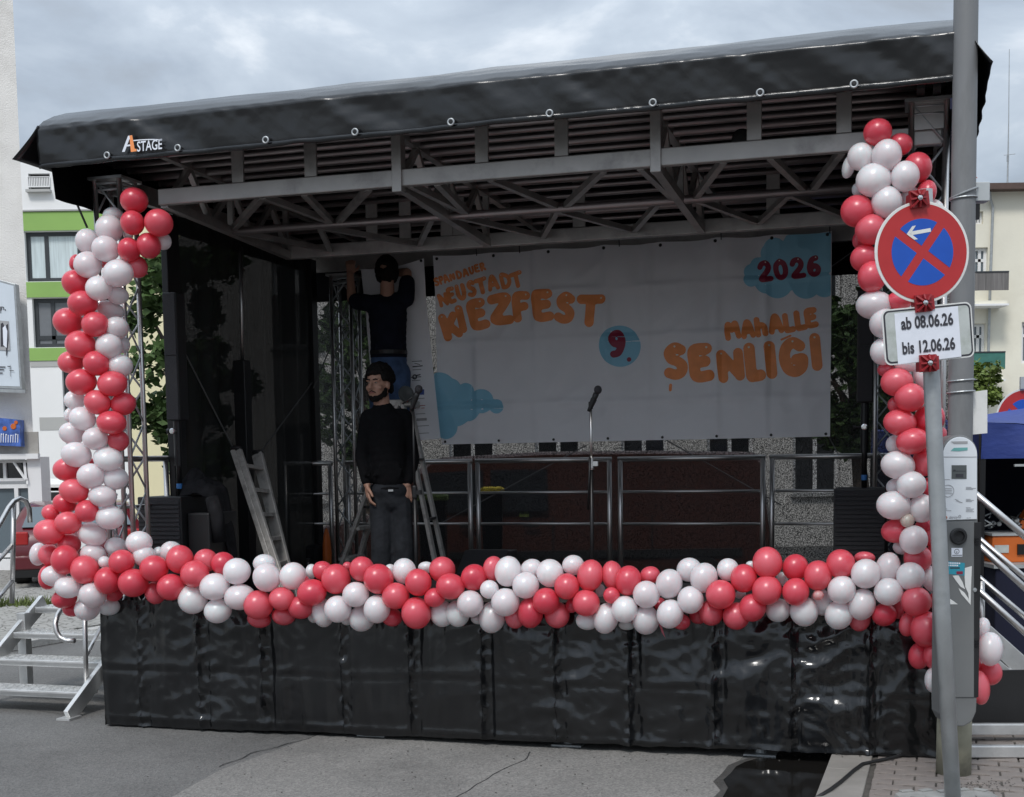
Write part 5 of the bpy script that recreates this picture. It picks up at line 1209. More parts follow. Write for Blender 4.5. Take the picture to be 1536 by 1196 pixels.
# --- the man standing in black: x to the picture's right, y away from the camera, z up, feet at the origin
P = S((1.455, 1.2, DECK+.004)); vd = Vector((P.x, P.y, 0)).normalized(); vr = Vector((vd.y, -vd.x, 0))
FX = lambda p: P + vr*p[0] + vd*p[1] + Vector((0, 0, p[2]))
man = thing('person', 'bearded man in black sweater and charcoal jeans standing with arms hanging', 'person', P)
yaw = math.radians(-32)                                         # head turned to the picture's left
def HD(p, c=(-.062, .0, 1.565)):
    x, y, z = p; return Vector((c[0] + x*math.cos(yaw) + y*math.sin(yaw)*1., c[1] - x*math.sin(yaw)*-1. + y*math.cos(yaw), c[2] + z))
def HDv(p): 
    a = HD(p, (0, 0, 0)); return a
HR = Matrix(((math.cos(yaw), math.sin(yaw), 0), (math.sin(yaw)*-1*-1, math.cos(yaw), 0), (0, 0, 1)))
def HD(p, c=(-.062, -.02, 1.557)): return Vector(c) + Matrix.Rotation(yaw, 3, 'Z') @ (Vector(p)*.97)     # face looks along -y of the head
HRm = Matrix.Rotation(yaw, 3, 'Z')
b = MB()
b.ell(HD((0, .012, .025)), (.076, .096, .098), 20, 14, HRm)            # skull
b.ell(HD((0, -.030, -.045)), (.058, .060, .072), 18, 12, HRm)          # face and jaw
b.ell(HD((0, -.055, -.100)), (.030, .026, .020), 12, 8, HRm)           # chin
b.caps(HD((0, -.088, .014)), HD((0, -.114, -.030)), .011, .0140, 8)    # nose
for s_ in (-1, 1):
    b.ell(HD((s_*.016, -.094, -.036)), (.009, .010, .007), 8, 6, HRm)
    b.ell(HD((s_*.036, -.070, .022)), (.026, .016, .009), 10, 6, HRm)  # brow ridge
    b.ell(HD((s_*.044, -.058, -.030)), (.022, .022, .020), 10, 6, HRm) # cheekbone
    b.ell(HD((s_*.078, .008, -.012)), (.009, .020, .032), 10, 8, HRm)  # ear
b.caps(HD((0, .02, -.06)), (-.035, .015, 1.36), .056, .060)            # neck
b.caps((-.11, .01, 1.33), (.08, .01, 1.33), .05, .05)
chain(b, [(-.02, 0, 1.30), (-.01, 0, 1.05), (.0, 0, .86)], [.085, .08, .085])
LA = [(-.145, .01, 1.325), (-.182, .03, 1.075), (-.156, -.05, .865)]; RA = [(.118, .02, 1.325), (.155, .045, 1.06), (.120, -.03, .860)]
for A in (LA, RA): chain(b, A, [.048, .036, .026])
chain(b, [(-.05, 0, .84), (-.058, -.01, .46), (-.066, .02, .09)], [.075, .05, .04]); chain(b, [(.06, 0, .84), (.075, -.02, .46), (.078, .02, .09)], [.075, .05, .04])
hand(b, LA[2], (.10, -.12, -1), (.7, .1, .1), (.15, -1, 0), .55); hand(b, RA[2], (-.05, -.1, -1), (-.3, .8, .1), (-1, -.25, 0), .5)
fig = remeshed(b, .0062, 2); fig.xf = FX; body = fig.build('body', 'skin', man, smooth=True)
for s_ in (-1, 1):
    MB(FX).ell(HD((s_*.031, -.083, .004)), (.0115, .006, .0036), 10, 6, HRm).build('eye', 'eyewhite', man, smooth=True)
    MB(FX).ell(HD((s_*.031-.002, -.0875, .004)), (.0048, .004, .0040), 8, 6, HRm).build('iris', 'eye', man, smooth=True)
    m_ = MB(FX); m_.path([HD((s_*.014, -.0925, .024)), HD((s_*.034, -.0895, .029)), HD((s_*.054, -.072, .022))], [.0040, .0050, .003], 6); m_.build('eyebrow', 'hair', man)
m_ = MB(FX); m_.path([HD((-.022, -.0885, -.066)), HD((0, -.0985, -.063)), HD((.022, -.0885, -.066))], [.003, .0065, .003], 8); m_.build('mouth', 'lip', man, smooth=True)
hm = MB()
random.seed(3)
for i in range(420):                                             # curly hair
    th = random.uniform(0, 2*PI); ph = random.uniform(0, 1); z = .02 + .115*ph; r = math.sqrt(max(0, 1 - ((z-.02)/.118)**2))
    x, y = .088*r*math.cos(th), .020 + .112*r*math.sin(th)
    if y < -.045 and z < .068: continue
    q = random.uniform(.010, .021); hm.ell(HD((x*1.02, y, z + random.uniform(-.004, .012))), (q, q, q), 6, 5)
for i in range(120):
    th = random.uniform(-.15*PI, 1.15*PI); z = random.uniform(-.055, .05)
    if abs(math.cos(th)) > .86 and z < .0: continue
    hm.ell(HD((.080*math.cos(th), .018 + .098*math.sin(th), z)), (.015, .015, .016), 6, 5)
fig = remeshed(hm, .0055, 0); fig.xf = FX; fig.build('hair', 'hair', man, smooth=True)
hm = MB()
for i in range(330):                                             # beard along the jaw, cheek to cheek
    a = random.uniform(-1, 1); aa = abs(a); zl = -.128 + .050*aa**2; zh = -.090 + .075*max(0, aa-.35)/.65
    z = random.uniform(zl, max(zl+.012, zh)); y = -.078 + .086*aa**1.7 + (.010 if z < -.112 else 0); x = .066*math.sin(a*1.35)/math.sin(1.35)*(1 if z > -.10 else .86)
    hm.ell(HD((x, y, z)), (.0075, .0075, .008), 6, 4)
for i in range(24):
    a = random.uniform(-1, 1); hm.ell(HD((.027*a, -.096 + .010*abs(a), -.052 - .012*abs(a))), (.006, .005, .0045), 6, 4)
fig = remeshed(hm, .0042, 1); fig.xf = FX; fig.build('beard', 'hair', man, smooth=True)
c = MB()                                                         # sweater
c.caps((-.132, .015, 1.335), (.108, .015, 1.335), .056, .056); c.ell((-.036, .012, 1.392), (.074, .070, .052), 16, 10)
for z, rx, ry, x in ((1.30, .142, .098, -.014), (1.25, .143, .103, -.014), (1.20, .140, .106, -.012), (1.15, .136, .107, -.010), (1.10, .131, .108, -.008), (1.05, .127, .108, -.006), (1.0, .126, .108, -.004), (.95, .127, .110, 0), (.905, .130, .110, .0)):
    c.ell((x, .005, z), (rx, ry, .085), 20, 10)
chain(c, [(-.140, .012, 1.325), (-.186, .035, 1.07), (-.160, -.042, .895)], [.058, .052, .040]); chain(c, [(.114, .02, 1.325), (.160, .048, 1.055), (.126, -.022, .89)], [.058, .052, .040])
c.caps((-.186, .03, 1.05), (-.178, .012, 1.0), .054, .048); c.caps((.160, .045, 1.04), (.15, .025, .98), .054, .048)
for i in range(9): c.caps((-.17+.03*i, -.092, .93-.006*(i % 3)), (-.15+.03*i, -.10, .99+.01*(i % 2)), .010, .006, 8)
c.ell((0, .005, .835), (.136, .113, .03), 20, 8)
fig = remeshed(c, .010, 7); fig.xf = FX; fig.build('sweater', 'sweater', man, smooth=True)
c = MB(); 
c.ell((0, .005, .82), (.142, .108, .10), 18, 10); c.ell((0, .01, .74), (.145, .112, .09), 18, 10)
chain(c, [(-.058, 0, .74), (-.066, -.02, .44), (-.074, .02, .06)], [.088, .075, .076]); chain(c, [(.066, .005, .74), (.084, -.03, .44), (.088, .02, .06)], [.088, .075, .076])
for k in range(10):
    z = .10 + .04*k; s_ = -1 if k % 2 else 1
    for x in (-.07, .085): c.caps((x-.05*s_, -.055, z), (x+.05*s_, -.062, z+.03), .014, .008, 8)
fig = remeshed(c, .010, 2); fig.xf = FX; fig.build('trousers', 'jeansdark', man, smooth=True)
MB(FX).bb((-.012, -.112, .818), (.022, -.105, .832)).build('belt_buckle', 'chrome', man)
for x in (-.078, .09):
    c = MB(); c.caps((x, .06, .04), (x+(-.03 if x < 0 else .02), -.16, .032), .045, .042); fig = remeshed(c, .012, 1); fig.xf = FX; fig.build('shoe', 'black', man, smooth=True)
# --- the person on the stepladder, back to the camera, reaching up
P = S((.905, 2.60, 1.58)); vd = Vector((P.x, P.y, 0)).normalized(); vr = Vector((vd.y, -vd.x, 0))
FX = lambda p: P + vr*p[0] + vd*p[1] + Vector((0, 0, p[2]))
wrk = thing('person', 'person in navy t-shirt and blue jeans on the stepladder hanging the sponsor banner, seen from behind', 'person', P)
wrk['label'] = 'person in navy shirt and jeans reaching up from the stepladder, seen from behind'
b = MB()
b.ell((0, .0, 1.60), (.076, .096, .108), 18, 12); b.ell((0, .05, 1.54), (.056, .05, .07), 14, 10); b.caps((0, .105, 1.575), (0, .112, 1.555), .012, .012, 8)
for s_ in (-1, 1): b.ell((s_*.078, .005, 1.57), (.009, .018, .03), 8, 6)
b.caps((0, -.005, 1.53), (0, 0, 1.38), .055, .060); b.caps((-.12, 0, 1.36), (.12, 0, 1.38), .055, .055)
chain(b, [(0, 0, 1.32), (0, 0, 1.02), (0, 0, .92)], [.085, .08, .085])
LA = [(-.165, 0, 1.36), (-.285, .10, 1.40), (-.295, .17, 1.60)]; RA = [(.155, .01, 1.40), (.160, .08, 1.60), (.075, .16, 1.615)]
for A in (LA, RA): chain(b, A, [.052, .040, .030])
hand(b, LA[2], (.05, .25, 1), (0, 1, -.2), (1, 0, 0), .8); hand(b, RA[2], (-.7, .5, .2), (0, .6, -.5), (0, .4, 1), .6)
chain(b, [(-.065, 0, .84), (-.08, .01, .50), (-.08, -.02, .10)], [.07, .055, .045]); chain(b, [(.065, 0, .84), (.08, .01, .50), (.08, -.02, .10)], [.07, .055, .045])
fig = remeshed(b, .0075, 2); fig.xf = FX; fig.build('body', 'skin', wrk, smooth=True)
hm = MB()
for i in range(260):
    th = random.uniform(0, 2*PI); z = random.uniform(-.085, .112); r = math.sqrt(max(.12, 1-(z/.115)**2)); y = -.004 + .102*r*math.sin(th)
    if y > .045 and z < .06: continue
    hm.ell((.083*r*math.cos(th), y, 1.605+z), (.018, .018, .017), 6, 5)
fig = remeshed(hm, .008, 1); fig.xf = FX; fig.build('hair', 'hair', wrk, smooth=True)
c = MB(); c.caps((-.155, 0, 1.35), (.145, 0, 1.38), .066, .066)
for z, rx in ((1.32, .155), (1.27, .158), (1.22, .157), (1.17, .153), (1.12, .150), (1.07, .148), (1.02, .148), (.97, .152)): c.ell((0, .0, z), (rx, .115, .085), 20, 10)
c.ell((0, 0, .93), (.156, .118, .03), 20, 8)
chain(c, [(-.160, 0, 1.355), (-.250, .07, 1.375)], [.070, .066]); chain(c, [(.148, .01, 1.39), (.160, .055, 1.52)], [.072, .066])
for i in range(8): c.caps((-.14+.035*i, -.10, .97+.01*(i % 3)), (-.12+.04*i, -.108, 1.10+.05*(i % 2)), .010, .004, 8)
fig = remeshed(c, .011, 6); fig.xf = FX; fig.build('tshirt', 'tshirt', wrk, smooth=True)
c = MB(); c.ell((0, 0, .90), (.148, .110, .09), 18, 10); c.ell((0, -.02, .83), (.152, .122, .10), 18, 10)
chain(c, [(-.078, -.005, .80), (-.086, .0, .48), (-.088, -.02, .08)], [.098, .075, .065]); chain(c, [(.078, -.005, .80), (.086, .0, .48), (.088, -.02, .08)], [.098, .075, .065])
fig = remeshed(c, .011, 2); fig.xf = FX; fig.build('trousers', 'jeansblue', wrk, smooth=True)
MB(FX).lathe((0, -.002, .945), (0, 0, 1), [(0, .150), (.03, .150)], 24).build('belt', 'black', wrk)
for x in (-.088, .088):
    c = MB(); c.caps((x, -.05, .045), (x, .15, .035), .045, .042); fig = remeshed(c, .012, 1); fig.xf = FX; fig.build('shoe', 'black', wrk, smooth=True)

# ------------------------------------------------------------------ balloons (garland along the front, columns up both sides)
# rows: centre x, centre y, half width, half height in the photograph, colour, layer (0 front .. 2 back)
B_GAR, B_LEFT, B_RIGHT, B_TAIL = [], [], [], []
def rows(dst, off, k, txt):
    for ln in txt.strip().split(';'):
        p = ln.split()
        if len(p) < 6: continue
        c, x, y, a, b_, l_ = p[0], *map(float, p[1:6]); dst.append((off[0]+x/k, off[1]+y/k, a/k, b_/k, c, l_))
rows(B_GAR, (0, 780), 2.876, """R 212 52 66 55 0; R 298 105 50 48 1; W 165 148 36 50 2; R 212 150 46 46 1; R 280 172 56 65 0; W 402 150 55 48 1; R 366 215 60 63 0;
W 232 242 53 46 0; R 207 247 40 55 1; W 293 290 58 48 0; R 278 340 56 42 1; R 310 385 40 32 2; W 400 325 58 55 0; W 376 385 54 50 1; W 470 375 48 38 2; R 465 262 57 60 0; R 488 315 42 38 1.5; W 450 182 26 26 0.6;
W 500 115 48 40 2; R 525 180 56 52 0; W 600 98 57 50 1; W 622 155 48 48 1; W 685 138 25 22 2; W 740 140 50 48 2; R 575 272 65 62 0; R 665 210 62 58 0; R 670 315 42 50 1; R 738 290 60 58 0; R 776 170 57 62 0.5;
R 840 232 62 58 0; R 888 175 52 50 1; R 962 188 50 50 1; W 1022 222 57 58 0; W 926 288 66 58 0; W 832 342 62 64 0.5; W 940 392 60 54 0.5; W 1035 333 68 56 0""")
rows(B_GAR, (380, 780), 2.875, """W 48 190 50 42 1; W 58 248 60 64 0; R 22 367 62 64 0; R 25 428 52 38 1; R 123 340 56 50 0; R 130 415 52 40 1; W 170 242 54 60 0.5; W 250 222 25 32 2; R 212 265 32 28 1; R 204 378 55 50 0.5;
R 253 313 64 57 0; R 300 220 45 42 1; R 357 255 62 66 0.5; R 405 200 20 20 2; R 468 212 54 55 0.5; W 300 400 45 65 1; W 265 415 30 30 2; W 364 385 57 59 0; W 442 322 58 55 0; W 468 425 55 57 1; W 405 435 25 20 2; W 533 385 57 62 0;
R 540 255 62 66 0; R 598 420 45 40 1; R 614 328 60 58 0; W 650 220 52 55 1; W 590 215 25 25 2; W 745 205 35 25 2; R 712 270 57 60 0; R 815 215 57 57 1; R 703 402 64 70 0; R 782 335 46 42 0; R 850 287 63 57 0; W 815 405 50 58 1; W 880 405 52 58 1;
W 935 362 58 59 0; R 952 248 55 58 0.5; R 1035 210 42 55 1; W 1018 300 41 41 0; W 1098 222 58 67 0.5; W 1030 420 58 70 1; W 1087 355 62 61 0; W 965 430 28 20 2; W 1175 282 58 58 0; W 1200 210 48 42 1; W 1280 230 58 62 0.5;
R 1130 420 45 50 1; R 1195 400 56 68 0.5; R 1262 350 58 58 0; R 1310 410 55 58 1""")
rows(B_GAR, (820, 780), 2.875, """W 115 195 48 44 1; R 87 287 55 57 0; R 188 240 57 70 0.5; R 170 358 60 58 0; R 108 370 28 32 1; R 285 240 46 65 1; R 352 262 57 66 0.5; R 446 238 44 38 1.5; R 280 326 36 36 0; W 232 305 20 28 2;
W 175 435 50 40 1; W 256 425 54 68 0.5; W 336 386 57 59 0; W 345 455 35 20 2; W 430 322 57 60 0; W 428 432 56 64 0.7; W 528 276 58 65 0.4; W 615 215 55 52 1; W 678 250 58 66 0.4; W 620 345 57 60 0; W 532 406 58 64 0; R 580 440 40 35 1;
R 490 365 25 30 2; R 655 410 40 40 2; W 782 215 48 50 1; R 750 322 64 64 0; R 710 400 52 57 1; R 850 252 58 62 0.5; W 880 195 22 18 2; R 818 415 58 60 0.7; R 952 185 64 70 0.4; R 950 303 64 65 0; R 888 378 58 62 0.4; W 835 322 25 18 2; W 1015 255 25 30 2;
R 1073 205 55 58 1; R 1170 240 60 66 0.4; R 1074 310 58 60 0; W 998 390 53 52 1; W 1110 395 60 66 0.8; W 1185 355 45 60 1.6; P 1172 325 24 22 0; R 1268 190 62 64 0.5; W 1272 302 60 62 0; W 1260 410 60 64 0.7; W 1360 365 58 70 0.4; R 1350 430 45 52 1.4""")
rows(B_RIGHT, (1240, 540), 3.321, """R 350 112 80 70 0.4; R 415 188 76 72 0; R 295 50 42 35 1; W 400 20 65 38 0.6; W 490 70 58 75 1; R 340 225 36 40 1.4; R 365 312 82 66 0.3; R 505 295 70 68 1; R 552 290 36 60 1.8; R 428 405 82 66 0; W 335 420 40 45 1.3;
R 490 505 60 75 1; R 570 385 25 50 2; W 355 525 85 70 0.3; W 422 622 73 68 0; W 345 635 48 45 1.3; R 505 630 35 45 1.3; W 335 725 87 72 0.3; W 475 740 65 72 0.4; C 402 800 35 35 0; R 345 852 73 60 1; R 490 830 50 40 2; R 510 880 40 50 2;
W 433 897 70 73 0; W 375 935 45 35 1.8; R 455 990 70 68 0.9; R 530 960 25 50 2; W 520 1090 45 65 1.2""")
rows(B_GAR, (1240, 540), 3.321, """W 418 1078 70 72 0; W 305 1035 60 78 0.7; W 195 1065 73 75 0; R 190 985 52 30 2; W 308 1155 72 70 0""")
rows(B_TAIL, (1280, 800), 3.02, """R 140 370 56 52 1; R 205 345 25 45 2; R 285 310 68 68 0; R 375 310 30 45 2; R 250 410 40 60 1; R 330 435 70 82 0; R 300 555 50 62 1; R 365 545 45 70 0.3; W 365 665 42 60 0; R 430 420 50 60 1.6; W 440 600 55 60 1.2; R 470 500 60 60 1.6;
W 620 525 56 78 0; W 585 430 34 50 1; R 620 632 52 58 1; R 575 700 40 78 0; R 520 600 55 60 1""")
rows(B_RIGHT, (1240, 160), 2.72, """R 208 105 58 55 0.3; R 300 155 50 45 1; W 245 200 60 65 0; W 140 205 55 55 0.5; W 90 245 25 48 1.6; R 370 250 58 62 1; W 192 300 72 68 0; W 320 285 58 62 0; W 125 340 22 28 2; R 405 355 40 55 1; W 245 390 62 64 0; W 345 375 45 45 1;
R 125 427 68 65 0.3; R 180 503 64 62 0; R 250 465 25 20 2; R 130 545 25 35 2; R 155 620 58 54 0.5; R 185 695 57 64 0; R 300 790 62 40 0.3; W 195 810 75 58 0.4; W 235 885 60 60 0; W 230 1000 52 55 0.4; W 330 880 60 60 1; R 290 600 60 60 1; R 330 520 60 60 1.2; W 330 690 55 55 1.2; W 330 1000 55 55 1.2; W 440 430 40 50 1.6""")
rows(B_LEFT, (60, 230), 5.98, """R 845 425 125 115 0.4; R 830 625 105 110 0; R 1065 625 128 120 0.3; W 655 560 90 70 1.6; W 620 680 122 125 0.7; W 1105 790 72 78 1.6; W 790 735 45 40 2; W 425 790 105 110 0.9; W 588 858 118 115 0; R 798 865 100 105 0; R 975 830 105 115 0.6;
R 870 1020 85 100 1; R 315 980 50 75 2; W 430 1000 125 118 0.2; R 570 985 45 45 2; W 702 1075 140 122 0""")
rows(B_LEFT, (80, 400), 5.437, """R 185 135 110 105 0.6; W 372 177 106 102 0; W 525 235 90 72 1; R 240 300 122 102 0; W 465 355 115 70 1.8; R 120 450 120 112 1; R 343 472 110 102 0; W 515 500 97 92 1; R 222 635 125 112 0.2; W 455 650 110 105 0.5; W 560 640 60 70 2; W 545 810 100 95 1;
R 145 780 108 92 1; R 353 790 108 102 0; R 228 942 125 105 0; R 480 955 120 102 0.2; R 360 1108 108 100 0; R 570 1120 100 95 1; W 175 1090 85 80 1""")
rows(B_LEFT, (80, 600), 4.983, """W 218 140 98 88 0.2; W 120 115 38 55 2; R 435 170 112 88 0; W 140 250 97 80 1; W 314 290 95 85 0; R 485 305 80 80 1; W 172 410 113 92 0.2; W 410 440 112 88 0.4; R 105 520 108 85 1; R 290 460 25 22 2; W 282 570 106 92 0; W 465 588 92 85 1;
R 155 682 112 90 0; W 368 720 110 80 0.3; R 85 775 88 75 1; R 252 832 88 85 0; W 425 880 108 90 0.6; R 110 920 100 85 0; R -20 842 65 62 1; W 290 1005 110 88 1""")
# one balloon: profile with neck and knot pointing along +y (towards the garland's core), unit radius
def balloon_mesh(nm, material):
    mb = MB(); prof = []
    for i in range(15):
        a = math.radians(-90 + 168*i/14); prof.append((math.sin(a)*(1 if a < 0 else 1.06), max(.0001, math.cos(a)*(1 if a < 0 else 1 - .12*math.sin(a)**2))))
    prof += [(1.09, .13), (1.14, .055), (1.19, .05), (1.22, .09), (1.24, .085), (1.245, .0001)]
    mb.lathe((0, 0, 0), (0, 1, 0), prof, 24); o = mb.build(nm, material, origin=(0, 0, 0), smooth=True)
    me = o.data; bpy.data.objects.remove(o); return me
BM = {k: balloon_mesh('balloon', m) for k, m in (('R', 'bred'), ('W', 'bwhite'), ('C', 'bcream'), ('P', 'bpink'))}
ORD = ['', 'first', 'second', 'third', 'fourth', 'fifth', 'sixth', 'seventh', 'eighth', 'ninth', 'tenth', 'eleventh', 'twelfth', 'thirteenth', 'fourteenth', 'fifteenth', 'sixteenth', 'seventeenth', 'eighteenth', 'nineteenth', 'twentieth']
random.seed(11)
def place_balloons(lst, where, axis, first, last, grp):
    """axis 0: order from the left, axis 1: order from the top"""
    todo = list(range(len(lst))); clusters = []
    while todo:
        st_ = [todo.pop(0)]; cl = []
        while st_:
            i = st_.pop(); cl.append(i)
            for j in todo[:]:
                if lst[j][4] == lst[i][4] and math.hypot(lst[i][0]-lst[j][0], lst[i][1]-lst[j][1]) < .86*(sum(lst[i][2:4]) + sum(lst[j][2:4]))/2 and len(cl) + len(st_) < 9:
                    todo.remove(j); st_.append(j)
        clusters.append(cl)
    names = {'R': 'red', 'W': 'white', 'C': 'cream', 'P': 'pink'}
    for col in 'RWCP':
        cs = sorted([c for c in clusters if lst[c[0]][4] == col], key=lambda c: sum(lst[i][axis] for i in c)/len(c))
        for ci, c in enumerate(cs):
            c = sorted(c, key=lambda i: lst[i][axis]); n = len(c)
            cn = '%s %s cluster' % (ORD[ci+1] if ci+1 < len(ORD) else str(ci+1)+'th', names[col]) if len(cs) > 1 else 'only %s cluster' % names[col]
            for k, i in enumerate(c):
                x, y, a, b_, _, lay = lst[i]
                t_ = -.275 + .085*lay
                if where == 'right tail': t_ -= .02
                q = on_t(x, y, t_); Pw = S(q); r = depth(Pw)/F
                o = bpy.data.objects.new('balloon', BM[col]); scene.collection.objects.link(o); o.location = Pw
                rx, rz = a*r, b_*r; m_ = (rx+rz)/2; o.scale = (rx, max(m_*1.08, .9*m_), rz)
                o.rotation_euler = (random.uniform(-.45, .30), random.uniform(-.25, .25), -YAW + random.uniform(-.4, .4))
                if n == 1: pos = 'lone'
                elif k == 0: pos = first
                elif k == n-1: pos = last
                else: pos = ORD[k+1]
                lab = ('small cream balloon low in the %s' % where if col == 'C' else 'tiny pink balloon near the right end of the %s' % where if col == 'P' else
                       '%s %s balloon, %s of the %s' % ('pearly' , names[col], ('%s in the %s' % (pos, cn)) if n > 1 else 'alone as the ' + cn, where))
                if axis == 1: lab = lab.replace(' of the ', ' from the top of the ') if n > 1 and col in 'RW' else lab.replace(' of the ', ' of the ')
                tag(o, lab, 'balloon', grp)
place_balloons(B_LEFT, 'left column', 1, 'topmost', 'lowest', 'balloons of the garland round the stage')
place_balloons(B_GAR, 'front garland', 0, 'leftmost', 'rightmost', 'balloons of the garland round the stage')
place_balloons(B_RIGHT, 'right column', 1, 'topmost', 'lowest', 'balloons of the garland round the stage')
place_balloons(B_TAIL, 'right tail', 1, 'topmost', 'lowest', 'balloons of the garland round the stage')
rb = SM(); q = on_t(992, 945, -.2); rb.add([on_t(988, 936, -.2), on_t(991, 935, -.2), on_t(996, 950, -.2), on_t(993, 950, -.2)], [(0, 1, 2, 3)]); rb.add([on_t(996, 950, -.2), on_t(993, 950, -.2), on_t(998.5, 958, -.2)], [(0, 1, 2)])
tag(rb.build('ribbon', 'bred', recalc=False), 'short red curl of ribbon hanging below the front garland', 'ribbon')

# ------------------------------------------------------------------ stairs on the left
stl = thing('stage_stairs', 'aluminium stage stairs with four ribbed treads and pipe handrails, left of the stage', 'stairs', S((-.9, .6, 0)))
sL, sR = -1.36, -.43
treads = [(.155, .22), (.32, .48), (.475, .74), (.63, 1.0)]
for z, t_ in treads:
    o = SM().bb((sL+.02, t_, z-.045), (sR-.02, t_+.235, z)).build('tread', 'alupaint', stl, bevel=.004)
    g = SM()
    for i in range(18):
        for j in range(5):
            s_ = sL+.06 + (sR-sL-.12)*(i+.5*(j % 2))/18; g.box((s_, t_+.03+j*.044, z+.001), (.032, .008, .004), rz=.6 if (i+j) % 2 else -.6)
    g.build('tread_plate', 'alupaint', o)
    SM().bb((sL+.03, t_-.006, z-.03), (sR-.03, t_-.0005, z-.012)).build('nosing', 'alu', o)
for s_ in (sL, sR):
    SM().beam((s_, .08, .01), (s_, 1.14, .66), .035, .11, up=(0, 0, 1)).build('stringer', 'alupaint', stl, bevel=.004)
    SM().bb((s_-.05, .02, .001), (s_+.05, .16, .014)).build('foot_plate', 'alupaint', stl)
    SM().bb((s_-.035, .86, .02), (s_+.035, .93, .60)).build('rear_leg', 'alupaint', stl, bevel=.003); SM().bb((s_-.06, .82, .001), (s_+.06, .97, .012)).build('foot_plate', 'alupaint', stl)
SM().bb((sR+.03, .45, .1), (sR+.07, .50, .63)).build('rail_socket', 'alupaint', stl)
# left handrail: rises with the stairs and bends down at its upper end
hl = sL - .03
top = on_s(20, 752, hl) if False else None
def PL(x, y, t_=.9): return on_t(x, y, t_)
SM().path([PL(-40, 850, .35), PL(-16, 812, .5), PL(2, 782, .72), PL(13, 762, .83), PL(21, 752, .9), PL(30, 748, .95), PL(39, 752, .98), PL(44, 763, 1.0), PL(45, 784, 1.0)], .019, 12).build('handrail', 'alu', stl, smooth=True)
SM().path([PL(21, 753, .9), PL(18, 905, .9)], .018, 12).build('handrail_post', 'alu', stl, smooth=True)
SM().path([PL(-30, 872, .5), PL(19, 817, .9)], .016, 10).build('mid_rail', 'alu', stl, smooth=True); SM().path([PL(-30, 930, .5), PL(19, 871, .9)], .016, 10).build('mid_rail', 'alu', stl, smooth=True)
SM().path([PL(112, 961, .12), PL(100, 961.5, .12), PL(91, 957, .12), PL(85, 948, .12), PL(83, 936, .12), PL(86, 924, .16), PL(92, 913, .24), PL(112, 884, .6)], .018, 12).build('handrail', 'alu', stl, smooth=True)
SM().path([on_t(127, 905, .35), on_t(130, 1052, .35)], .017, 12).build('handrail_post', 'alu', stl, smooth=True)
SM().path([on_t(129, 985, .35), on_t(151, 942, .75)], .014, 10).build('mid_rail', 'alu', stl, smooth=True)

# ------------------------------------------------------------------ right side: stairs, gazebo, second sign, tool case
str_ = thing('stage_stairs', 'aluminium stage stairs with sloping handrails at the right edge', 'stairs', (2.9, 7.9, 0))
def Y(x, y, d): return on_y(x, y, d)
for (a, b_, r, d) in (((1440, 722), (1600, 858), .021, 7.6), ((1448, 800), (1600, 940), .019, 7.6), ((1456, 798), (1610, 928), .017, 8.0), ((1446, 866), (1600, 1006), .019, 7.6), ((1456, 856), (1610, 987), .017, 8.0)):
    MB().tube(Y(*a, d), Y(*b_, d), r, 12).build('handrail', 'alu', str_, smooth=True)
for d_, rs in ((7.6, ((1600, 858), (1600, 940), (1600, 1006))), (8.0, ((1610, 928), (1610, 987)))):
    q = Y(*rs[0], d_); MB().tube(Vector((q.x-.03, d_, .06)), Vector((q.x-.03, d_, q.z)), .017, 12).build('post', 'alu', str_, smooth=True)
MB().tube(Y(1472, 872, 7.65), Y(1473, 985, 7.65), .019, 12).build('post', 'alu', str_, smooth=True)
MB().beam(Y(1440, 960, 7.7), Y(1580, 1086, 7.7), .03, .13).build('stringer', 'alupaint', str_, bevel=.004); MB().beam(Y(1466, 940, 8.5), Y(1600, 1060, 8.5), .03, .12).build('stringer', 'alupaint', str_, bevel=.004)
for (z, x0, x1) in ((.50, 2.60, 2.86), (.34, 2.84, 3.10), (.18, 3.08, 3.34)):
    o = MB().bb((x0+.02, 7.72, z-.04), (x1, 8.45, z)).build('tread', 'alupaint', str_, bevel=.004); g = MB()
    for i in range(7):
        for j in range(18): g.box((x0+.05+i*.033, 7.75+j*.04, z+.001), (.008, .03, .004), rz=.5 if (i+j) % 2 else -.5)
    g.build('tread_plate', 'alupaint', o)
for (y0, y1, d, h_) in ((1087, 1103, 7.36, 0), (1120, 1137, 6.94, 0)): MB().prism([Y(1440, y0, d), Y(1640, y0, d), Y(1640, y1, d), Y(1440, y1, d)], (0, .05, 0)).build('base_beam', 'alupaint', str_, bevel=.004)
MB().bb((2.62, 7.62, .062), (4.2, 7.64, .42)).build('understair_shade', 'black', str_)  # added black sheet standing in for the shade below the stairs

